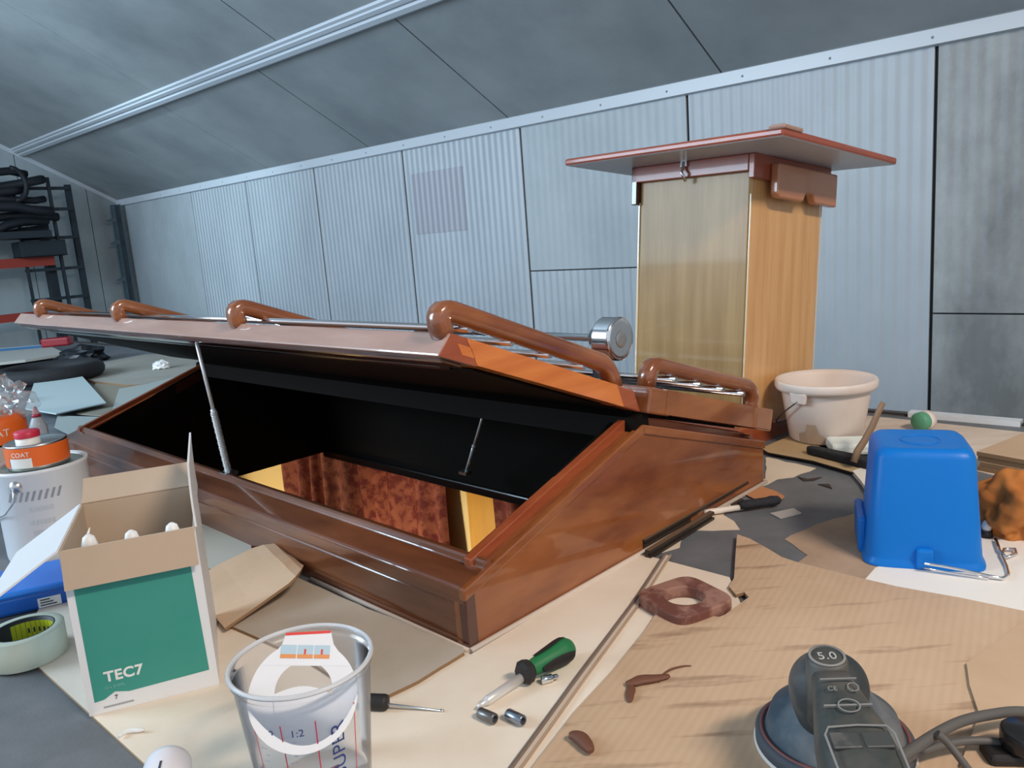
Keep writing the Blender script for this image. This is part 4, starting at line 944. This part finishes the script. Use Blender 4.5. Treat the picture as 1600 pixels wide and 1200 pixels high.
# foam brush
s_, ln = place('foam_brush', 'small brush with a white handle and black head lying on the grey deck', 'brush', (1100, 806), (1222, 788), .0030)
MB().lathe([(0, 0), (.0045, .001), (.0052, .008), (.0048, ln*.5), (0, ln*.5)], 20, T=Matrix.Translation((0, 0, .0055)) @ RX90).build('handle', mat('cream handle', (.80, .72, .62), .4), s_)
MB().lathe([(0, ln*.44), (.0075, ln*.45), (.0088, ln*.55), (.0085, ln*.8), (.010, ln*.86), (.008, ln*.95), (0, ln)], 20, T=Matrix.Translation((0, 0, .0088)) @ RX90, sx=.9).build('brush_head', mat('black bristle', (.02, .02, .026), .8, bump=.6, bump_scale=200), s_)

# square mahogany ring
rc = G(1070, 948, ZH); rg = thing('wooden_ring', 'mahogany square with rounded corners and a round hole, partly under the cardboard', 'wood ring', (rc.x, rc.y, ZH), math.radians(28))
mb = MB(); n = 72; V = []
for z_ in (0, .016):
    for rr_, pw in ((.0475, 5), (.0255, 2)):
        for i in range(n):
            a_ = 2*PI*i/n; c_, q_ = math.cos(a_), math.sin(a_); m_ = (abs(c_)**pw+abs(q_)**pw)**(-1/pw); V.append((rr_*c_*m_, rr_*q_*m_, z_))
F = []
for i in range(n):
    j = (i+1) % n; F += [(i, j, n+j, n+i), (2*n+i, 3*n+i, 3*n+j, 2*n+j), (i, 2*n+i, 2*n+j, j), (n+i, n+j, 3*n+j, 3*n+i)]
mb.add(V, F); mb.build('ring_body', mat('chipped mahogany', (.15, .055, .042), .5, col2=(.32, .17, .13), noise_scale=30, contrast=(.45, .6)), rg, bevel=.002)
# wood shavings and a varnish drip on the cardboard
shav = mat('brown shaving', (.15, .06, .035), .6)
wisp('wood_shaving', [(978, 1068), (990, 1066), (1003, 1062), (1022, 1060), (1046, 1056)], .0035, shav, 'dark curled wood shaving on the cardboard, the longer straight one', 'shaving', ZC, sx=2.2)
wisp('wood_shaving', [(1030, 1066), (1035, 1055), (1048, 1046), (1066, 1041), (1080, 1040)], .0012, shav, 'thin curved shaving beside the longer wood shaving', 'shaving', ZC)
wisp('wood_shaving', [(985, 1096), (984, 1086), (986, 1076), (984, 1066)], .0025, shav, 'short dark shaving below the longer wood shaving', 'shaving', ZC, sx=2)
wisp('leather_scrap', [(889, 1149), (899, 1150), (910, 1156), (918, 1166), (924, 1174)], .0058, shav, 'small dark brown scrap at the left edge of the big cardboard', 'scrap', ZC, sx=1.3)

# =================================================================== RIGHT SIDE CONTAINERS
# white bucket
wbf = G(1290, 697, .009); dW = (wbf-CAM).dot(fw)+.06; rW = 54*dW/FPX
wbc = wbf + Vector((wbf.x, wbf.y, 0)).normalized()*rW
wk = thing('white_bucket', 'dusty white round bucket with a wire handle, standing before the wooden pedestal', 'bucket', (wbc.x, wbc.y, .0092))
hW = HT(1291, 590, wbc)-.0092; dW2 = (wbc+Vector((0, 0, hW))-CAM).dot(fw); rW2 = 76*dW2/FPX; print('white bucket', rW, rW2, hW)
wpl = mat('dusty white bucket plastic', (.72, .62, .55), .5, col2=(.66, .55, .46), noise_scale=12, contrast=(.5, .8))
rr2 = rW2*.86
mb = MB(); mb.lathe([(0, 0), (rW-.004, 0), (rW, .004), (rr2, hW-.03), (rr2+.001, hW-.022), (rW2*.97, hW-.020), (rW2, hW-.014), (rW2, hW-.004), (rW2*.98, hW), (rW2*.93, hW), (rW2*.90, hW-.01), (rr2-.004, hW-.03), (rW-.004, .006), (0, .006)], 64); mb.build('bucket_body', wpl, wk)
ea = math.radians(218); ep = Vector((math.cos(ea), math.sin(ea), 0))
fW = math.atan2(-wbc.y, -wbc.x); ea = fW-math.radians(32); ep = Vector((math.cos(ea), math.sin(ea), 0)); tg = Vector((-ep.y, ep.x, 0))
mb = MB(); c0_ = ep*(rr2+.004)+Vector((0, 0, hW-.030)); 
mb.prism([c0_-tg*.016+Vector((0,0,-.010)), c0_+tg*.016+Vector((0,0,-.010)), c0_+tg*.02+Vector((0,0,.014)), c0_-tg*.02+Vector((0,0,.014))], ep*.009); mb.build('handle_ear', wpl, wk, bevel=.003)
mb = MB(); pts = []
for i in range(15):
    a_ = ea - PI*i/14*.98; pts.append((math.cos(a_)*(rr2+.012), math.sin(a_)*(rr2+.012), hW-.034-.075*math.sin(PI*i/14)))
mb.tube(pts, .0016, 8); mb.build('wire_handle', mat('dark wire', (.10, .09, .085), .4, .8), wk)
mb = MB(); 
def wz(z): return rW+(rr2-rW)*z/(hW-.03)+.0008
V = []; n = 10; A0 = math.degrees(fW)
outl = [(-42, .002, .022), (-30, .002, .028), (-27, .002, .045), (-14, .002, .045), (-10, .002, .026), (5, .002, .012)]
for i, (a_, z0, z1) in enumerate(outl):
    for z in (z0, z1): q = math.radians(A0+a_); V.append((wz(z)*math.cos(q), wz(z)*math.sin(q), z))
mb.add(V, [(2*i, 2*i+2, 2*i+3, 2*i+1) for i in range(5)], 0, True); mb.build('dirt_stain', mat('brown stain', (.42, .30, .20), .8), wk)

# blue bucket upside down
ZW = .0015
p0, p1 = G(1349, 884, ZW), G(1548, 897, ZW); f1 = (p1-p0).normalized(); f2_ = Vector((-f1.y, f1.x, 0)); wB = (p1-p0).length
bc_ = (p0+p1)/2+f2_*wB/2
hb = (HT(1447, 712, (p0+p1)/2+f2_*wB*.13)-ZW)*1.05; print('blue', wB, hb)
bblue = mat('blue bucket plastic', (.002, .165, .58), .4, spec=.35)
bb = thing('blue_bucket', 'square blue plastic bucket turned upside down, right of the hatch', 'bucket', (bc_.x, bc_.y, ZW), math.atan2(f1.y, f1.x))
h_ = wB/2; 
dtop = (bc_+Vector((0,0,hb))-CAM).dot(fw); ht_ = h_*.775
mb = MB(); mb.lathe([(h_, 0), (h_, .004), (h_*.955, .008), (h_*.95, .012), (h_*.93, .03), (ht_+.003, hb-.012), (ht_, hb-.005), (ht_-.006, hb), (ht_-.014, hb), (ht_*.62, hb-.001), (0, hb-.001)], 96, power=7); mb.build('bucket_shell', bblue, bb, bevel=0)
MB().tube([(ht_*.42*math.cos(2*PI*i/48), ht_*.42*math.sin(2*PI*i/48), hb-.001) for i in range(48) if i % 16 < 9 or 1], .0012, 6, closed=True).build('base_ring', bblue, bb)
mb = MB(); mb.box((-h_-.004, -.03, 0), (-h_*.90, .06, .052)); mb.build('side_ear', bblue, bb, bevel=.004)
mb = MB(); mb.box((-.012, -h_-.004, 0), (.010, -h_*.92, .030)); mb.build('front_ear', bblue, bb, bevel=.004)
BI = (Matrix.Translation(bb.location) @ Matrix.Rotation(bb.rotation_euler.z, 4, 'Z')).inverted()
wp = [BI @ G(x, y, z) for x, y, z in ((1444, 880, .016), (1470, 884, .014), (1510, 892, .010), (1545, 900, .006), (1566, 904, .005), (1576, 898, .004), (1573, 885, .004), (1565, 868, .005), (1569, 858, .006), (1586, 858, .006), (1588, 865, .005), (1572, 871, .006), (1562, 860, .006), (1556, 842, .006))]
mb = MB(); mb.tube(wp, .0022, 8); mb.build('wire_handle', chrome, bb)
wp2 = [BI @ G(x, y, z) for x, y, z in ((1444, 887, .008), (1480, 894, .006), (1520, 900, .005), (1545, 904, .005))]
mb = MB(); mb.tube(wp2, .0016, 8); mb.build('handle_grip', chrome, bb)

# brush with wooden handle leaning up, sponge behind it
br0, br1 = G(1262, 706, .012), G(1372, 730, .012); dB = (br1-br0)
bh = thing('deck_brush', 'dark scrubbing brush with a brown wooden handle sticking up, before the white bucket', 'brush', (br0.x, br0.y, .0095), math.atan2(dB.y, dB.x))
lB = dB.length; 
mb = MB(); mb.prism([(0, -.006, 0), (lB*.1, -.010, 0), (lB, -.022, 0), (lB, .015, 0), (lB*.1, .012, 0), (0, .006, 0)], (0, 0, .016)); mb.build('brush_head', mat('black bristle', (.02, .02, .026), .8), bh, bevel=.004)
BHI = (Matrix.Translation(bh.location) @ Matrix.Rotation(bh.rotation_euler.z, 4, 'Z')).inverted()
hb0 = G(1334, 722, .022); 
hp = []
for (x, y) in ((1334, 722), (1340, 705), (1350, 690), (1362, 668), (1372, 645), (1380, 629)):
    hp.append(BHI @ onplane(x, y, hb0, fw))
mb = MB(); mb.tube(hp, [.008, .0085, .008, .0075, .007, .006], 10, sx=.6); mb.build('handle', mat('worn brown handle', (.26, .17, .11), .6), bh)
sp = G(1322, 712, .009); spo = thing('foam_sponge', 'thick white foam block behind the dark brush, right of the white bucket', 'sponge', G(1338, 707, .0095), math.radians(-12))
mb = MB(); mb.box((-.05, -.02, 0), (.07, .05, .022)); mb.build('foam_block', mat('white foam', (.74, .76, .70), .9, bump=.4, bump_scale=150), spo, bevel=.006)
gb = G(1442, 672, .001); gl_ = thing('green_white_tape', 'small round green and white roll seen over the top of the blue bucket', 'roll', (gb.x, gb.y, .001), math.radians(30))
TT = Matrix.Translation((0, 0, .021)) @ Matrix.Rotation(PI/2, 4, 'Y')
MB().lathe([(0, 0), (.019, 0), (.021, .003), (.021, .018), (0, .018)], 32, T=TT).build('white_half', mat('soft white', (.75, .68, .62), .5), gl_)
MB().lathe([(0, -.020), (.016, -.020), (.0205, -.014), (.0205, 0)], 32, T=TT).build('green_half', mat('green plastic', (.10, .33, .20), .5), gl_)
# stack of cardboard sheets at the right edge
so = G(1528, 735, .001); s1 = G(1640, 757, .001)
dS_ = (s1-so).normalized(); azS = math.atan2(dS_.y, dS_.x)
for k, lb in enumerate(('lowest brown cardboard sheet in the stack at the right edge', 'second brown cardboard sheet from the bottom of the right-hand stack', 'third brown cardboard sheet of the stack at the right edge', 'topmost brown cardboard sheet of the stack at the right edge')):
    o = thing('stacked_cardboard', lb, 'cardboard', (so.x, so.y, .0012+k*.0092), azS+random.uniform(-.01, .01), 'stack of cardboard sheets')
    mb = MB(); x0 = random.uniform(-.004, .004); mb.box((x0, random.uniform(-.003, .003), 0), (.4, .26, .0088)); p_ = mb.build('sheet', [card_edge, card], o, bevel=.001)
    for p in p_.data.polygons:
        if p.normal.z > .9: p.material_index = 1
# orange brown cloth
crumple('work_cloth', G(1594, 834, .001), .062, .05, .060, mat('rust suede', (.40, .13, .025), .9, col2=(.55, .21, .05), noise_scale=14, bump=.3), 'crumpled rust-brown leather glove or cloth at the right edge behind the bucket wire', 'cloth', amp=.36, fr=1.35, seed=21, sub=5, smooth=True)
bpos = G(1541, 838, .002); o = thing('white_peg', 'tiny white knob on a dark base between the blue bucket and the rust cloth', 'knob', bpos)
MB().lathe([(0, .010), (.006, .010), (.007, .016), (.004, .024), (0, .025)], 16).build('knob', white_pl, o); MB().lathe([(0, 0), (.009, 0), (.008, .010), (0, .010)], 16).build('base', blk, o)

# =================================================================== SANDER
sc = G(1302, 1166, ZC)
sd = thing('orbital_sander', 'dusty grey orbital sander with a round pad, standing on the cardboard', 'sander', (sc.x, sc.y, ZC+.0005))
SI = Matrix.Translation(-Vector(sd.location))
dusty = mat('dusty dark housing', (.030, .038, .042), .6, col2=(.16, .14, .12), noise_scale=14, contrast=(.40, .72))
dgreen = mat('dark green grip', (.032, .042, .041), .55, col2=(.11, .10, .088), noise_scale=18, contrast=(.40, .72))
bluedust = mat('dusty blue shroud', (.030, .060, .085), .6, col2=(.24, .24, .24), noise_scale=6, contrast=(.40, .65))
dsd = (sc-CAM).dot(fw); rP = 118*dsd/FPX; print('sander pad', rP)
MB().lathe([(0, 0), (rP, 0), (rP+.0005, .0025), (rP-.001, .004), (0, .004)], 72).build('sanding_disc', mat('white sanding disc', (.62, .58, .54), .8), sd)
MB().lathe([(0, .004), (rP-.001, .004), (rP-.001, .013), (rP-.004, .016), (0, .016)], 72).build('pad', mat('dark pad', (.06, .07, .085), .7), sd)
MB().lathe([(rP-.005, .016), (rP-.0052, .0172), (rP-.007, .0174), (rP-.008, .0165)], 72).build('red_ring', mat('red ring', (.20, .07, .065), .6), sd)
MB().lathe([(rP-.010, .016), (rP-.012, .024), (rP*.78, .034), (rP*.55, .046), (rP*.42, .060), (0, .060)], 72).build('shroud', bluedust, sd)
# motor bulb, egg shaped
capc = G(1293, 1030, ZC+.118); cpl = SI @ capc
bulb = SI @ G(1297, 1070, ZC+.085)
mb = MB(); Tb = Matrix.Translation((bulb.x, bulb.y, 0))
mb.lathe([(0, .038), (.026, .04), (.031, .052), (.0365, .068), (.0385, .082), (.036, .095), (.028, .106), (.015, .112), (0, .113)], 56, T=Matrix.Translation((bulb.x*.9, bulb.y*.9+.004, 0)) @ Matrix.Diagonal((1, 1, .95, 1)), sx=.88, sy=.82); mb.build('motor_housing', dusty, sd, subsurf=2)
# spine running from the cap down towards the tail, wider to the back
tail = SI @ G(1352, 1210, ZC+.075)
def loft(secs, name, m, par, bevel=0):
    n = 28; V = []
    for (p, ax_, nx, w_, h2_, pw) in secs:
        p = Vector(p); ax_ = Vector(ax_).normalized(); s1_ = Vector(nx).normalized(); s2_ = ax_.cross(s1_).normalized()
        for k in range(n):
            a_ = 2*PI*k/n; c_, q_ = math.cos(a_), math.sin(a_); m_ = (abs(c_)**pw+abs(q_)**pw)**(-1/pw); V.append(p+s1_*(w_*c_*m_)+s2_*(h2_*q_*m_))
    F = [(i*n+k, i*n+(k+1) % n, (i+1)*n+(k+1) % n, (i+1)*n+k) for i in range(len(secs)-1) for k in range(n)]
    mb = MB(); mb.add(V, F, 0, True); mb.f.append(list(range(n))); mb.mi.append(0); mb.sm.append(False); mb.f.append([(len(secs)-1)*n+k for k in range(n)]); mb.mi.append(0); mb.sm.append(False)
    return mb.build(name, m, par, bevel=bevel)
side = Vector((.96, -.10, 0)).normalized()
dirT = Vector((tail.x-cpl.x, tail.y-cpl.y, 0)).normalized(); side = Vector((-dirT.y, dirT.x, 0))
def SP(t, z): return Vector((cpl.x, cpl.y, 0)).lerp(Vector((tail.x, tail.y, 0)), t)+Vector((0, 0, z))
loft([(SP(.0, .060), (0, 0, 1), side, .0165, .017, 2.2), (SP(-.01, .095), (0, 0, 1), side, .0165, .0165, 2.2), (SP(-.02, .116), (0, -.12, 1), side, .0165, .0150, 2.1), (SP(-.02, .119), (0, -.15, 1), side, .0150, .0136, 2.0)], 'front_post', dgreen, sd)
ctop = SP(-.02, .1192); cn = Vector((0, -.15, 1)).normalized(); cx_ = side.copy(); 
if cx_.x < 0: cx_ = -cx_
cy_ = cn.cross(cx_)
CT = frame(ctop, cx_, cy_, cn)
MB().lathe([(.0128, 0), (.0148, 0), (.0148, .0012), (.0128, .0012)], 40, T=CT, sy=.92).build('cap_ring', mat('worn grey ring', (.24, .23, .22), .6), sd)
tt = CT @ Matrix.Translation((0, -.004, .0004)); text('lettering', '5.0', .0125, mat('grey lettering', (.42, .40, .38), .6), sd, tt, .0003, 'CENTER')
down = Vector((dirT.x, dirT.y, -.35))
loft([(SP(.06, .103), down, side, .0150, .013, 2.6), (SP(.22, .098), down, side, .0175, .016, 3), (SP(.45, .088), down, side, .0225, .020, 3.5), (SP(.62, .080), Vector((dirT.x, dirT.y, -.2)), side, .0265, .024, 3.5), (SP(.95, .070), Vector((dirT.x, dirT.y, -.1)), side, .030, .026, 3.2), (SP(1.35, .062), Vector((dirT.x, dirT.y, 0)), side, .030, .024, 3), (SP(1.7, .058), Vector((dirT.x, dirT.y, 0)), side, .022, .02, 2.5)], 'spine_grip', dgreen, sd)
def spine_z(t):
    return .103+.0145 + (t-.06)*(-.035)
gl2 = mat('worn grey marking', (.22, .215, .205), .7)
def on_spine(t, z, lx, nm, m, fnc):
    p = SP(t, z); d_ = Vector((dirT.x, dirT.y, -.30)).normalized(); xx = side if side.x > 0 else -side; yy = -d_; zz_ = xx.cross(yy)
    if zz_.z < 0: zz_ = -zz_
    return frame(p, xx, yy, zz_)
F1 = on_spine(.30, .1135, 0, '', None, None); 
mb = MB(); mb.box((-.014, -.0006, .001), (.014, .0006, .0026), T=F1); mb.box((-.018, -.019, -.001), (.018, -.0175, .0012), T=F1 @ Matrix.Translation((0, -.006, 0))); mb.build('groove_line', gl2, sd)
text('lettering', 'CE', .006, gl2, sd, F1 @ Matrix.Translation((-.011, -.011, .0018)), .0003)
MB().tube([F1 @ Vector((.009+.004*math.cos(2*PI*i/20), -.008+.004*math.sin(2*PI*i/20), .0018)) for i in range(20)], .0005, 6, closed=True).build('mark_ring', gl2, sd)
F2 = on_spine(.66, .1045, 0, '', None, None)
MB().tube([F2 @ Vector((.008*math.cos(2*PI*i/30), .006+.006*math.sin(2*PI*i/30), .0022)) for i in range(30)], .0006, 6, closed=True).build('power_ring', gl2, sd)
F3 = on_spine(.86, .0985, 0, '', None, None)
mb = MB(); mb.box((-.022, -.012, -.002), (-.001, .002, .0016), T=F3); mb.box((.001, -.012, -.002), (.022, .002, .0016), T=F3); mb.build('switch', mat('switch dark', (.05, .055, .055), .5, col2=(.24, .22, .21), noise_scale=20, contrast=(.45, .7)), sd, bevel=.0012)
MB().tube([F3 @ Vector(p) for p in ((-.024, -.04, .0), (-.025, .0, .0012), (-.021, .006, .0018), (0, .007, .002), (.021, .006, .0018), (.025, 0, .0012), (.024, -.04, .0))], .0009, 6).build('switch_frame', gl2, sd)
# power cable loops
cab_m = mat('grey rubber cable', (.105, .10, .095), .55)
def cable(nm, pts, r, label):
    P = [G(x, y, z) for x, y, z in pts]
    # smooth with Catmull-Rom
    Q = []
    for i in range(len(P)-1):
        a_, b_, c_, d_ = P[max(i-1, 0)], P[i], P[i+1], P[min(i+2, len(P)-1)]
        for k in range(8):
            t = k/8; Q.append(.5*((2*b_)+(c_-a_)*t+(2*a_-5*b_+4*c_-d_)*t*t+(3*b_-a_-3*c_+d_)*t**3))
    Q.append(P[-1]); c = sum(Q, Vector())/len(Q); c.z = ZC
    o = MB().tube([p-c for p in Q], r, 12).build(nm, cab_m); o.location = c; return tag(o, label, 'cable')
cable('power_cable', [(1372, 1222, .055), (1400, 1190, .052), (1430, 1168, .050), (1462, 1147, .048), (1500, 1128, .045), (1545, 1117, .040), (1600, 1112, .03), (1680, 1125, .014), (1760, 1160, ZC+.008)], .0046, 'thick grey sander cable arching to the right edge, the upper one')
cable('power_cable', [(1380, 1222, .030), (1420, 1184, .028), (1460, 1168, .026), (1500, 1159, .024), (1545, 1158, .022), (1600, 1168, .018), (1660, 1190, ZC+.006), (1720, 1230, ZC+.006)], .0036, 'thinner grey cable crossing below the thick sander cable')
cable('cable_tail', [(1464, 1146, .055), (1480, 1160, .048), (1500, 1185, .038), (1530, 1225, .022), (1570, 1280, ZC+.006)], .0033, 'short grey cable hanging down from the crossing of the two cables')
pgp = G(1580, 1190, ZC); pg = thing('power_plug', 'black power plug lying on the cardboard at the lower right edge', 'plug', (pgp.x, pgp.y, ZC+.0003), math.radians(-8))
mb = MB(); mb.box((-.022, -.012, 0), (.03, .014, .012)); mb.build('plug_body', blk, pg, bevel=.004)
mb = MB(); mb.lathe([(0, 0), (.018, 0), (.020, .003), (.020, .016), (.017, .019), (0, .019)], 24, T=Matrix.Translation((.012, .002, .012))); mb.build('plug_head', mat('glossy black', (.02, .02, .022), .25), pg)
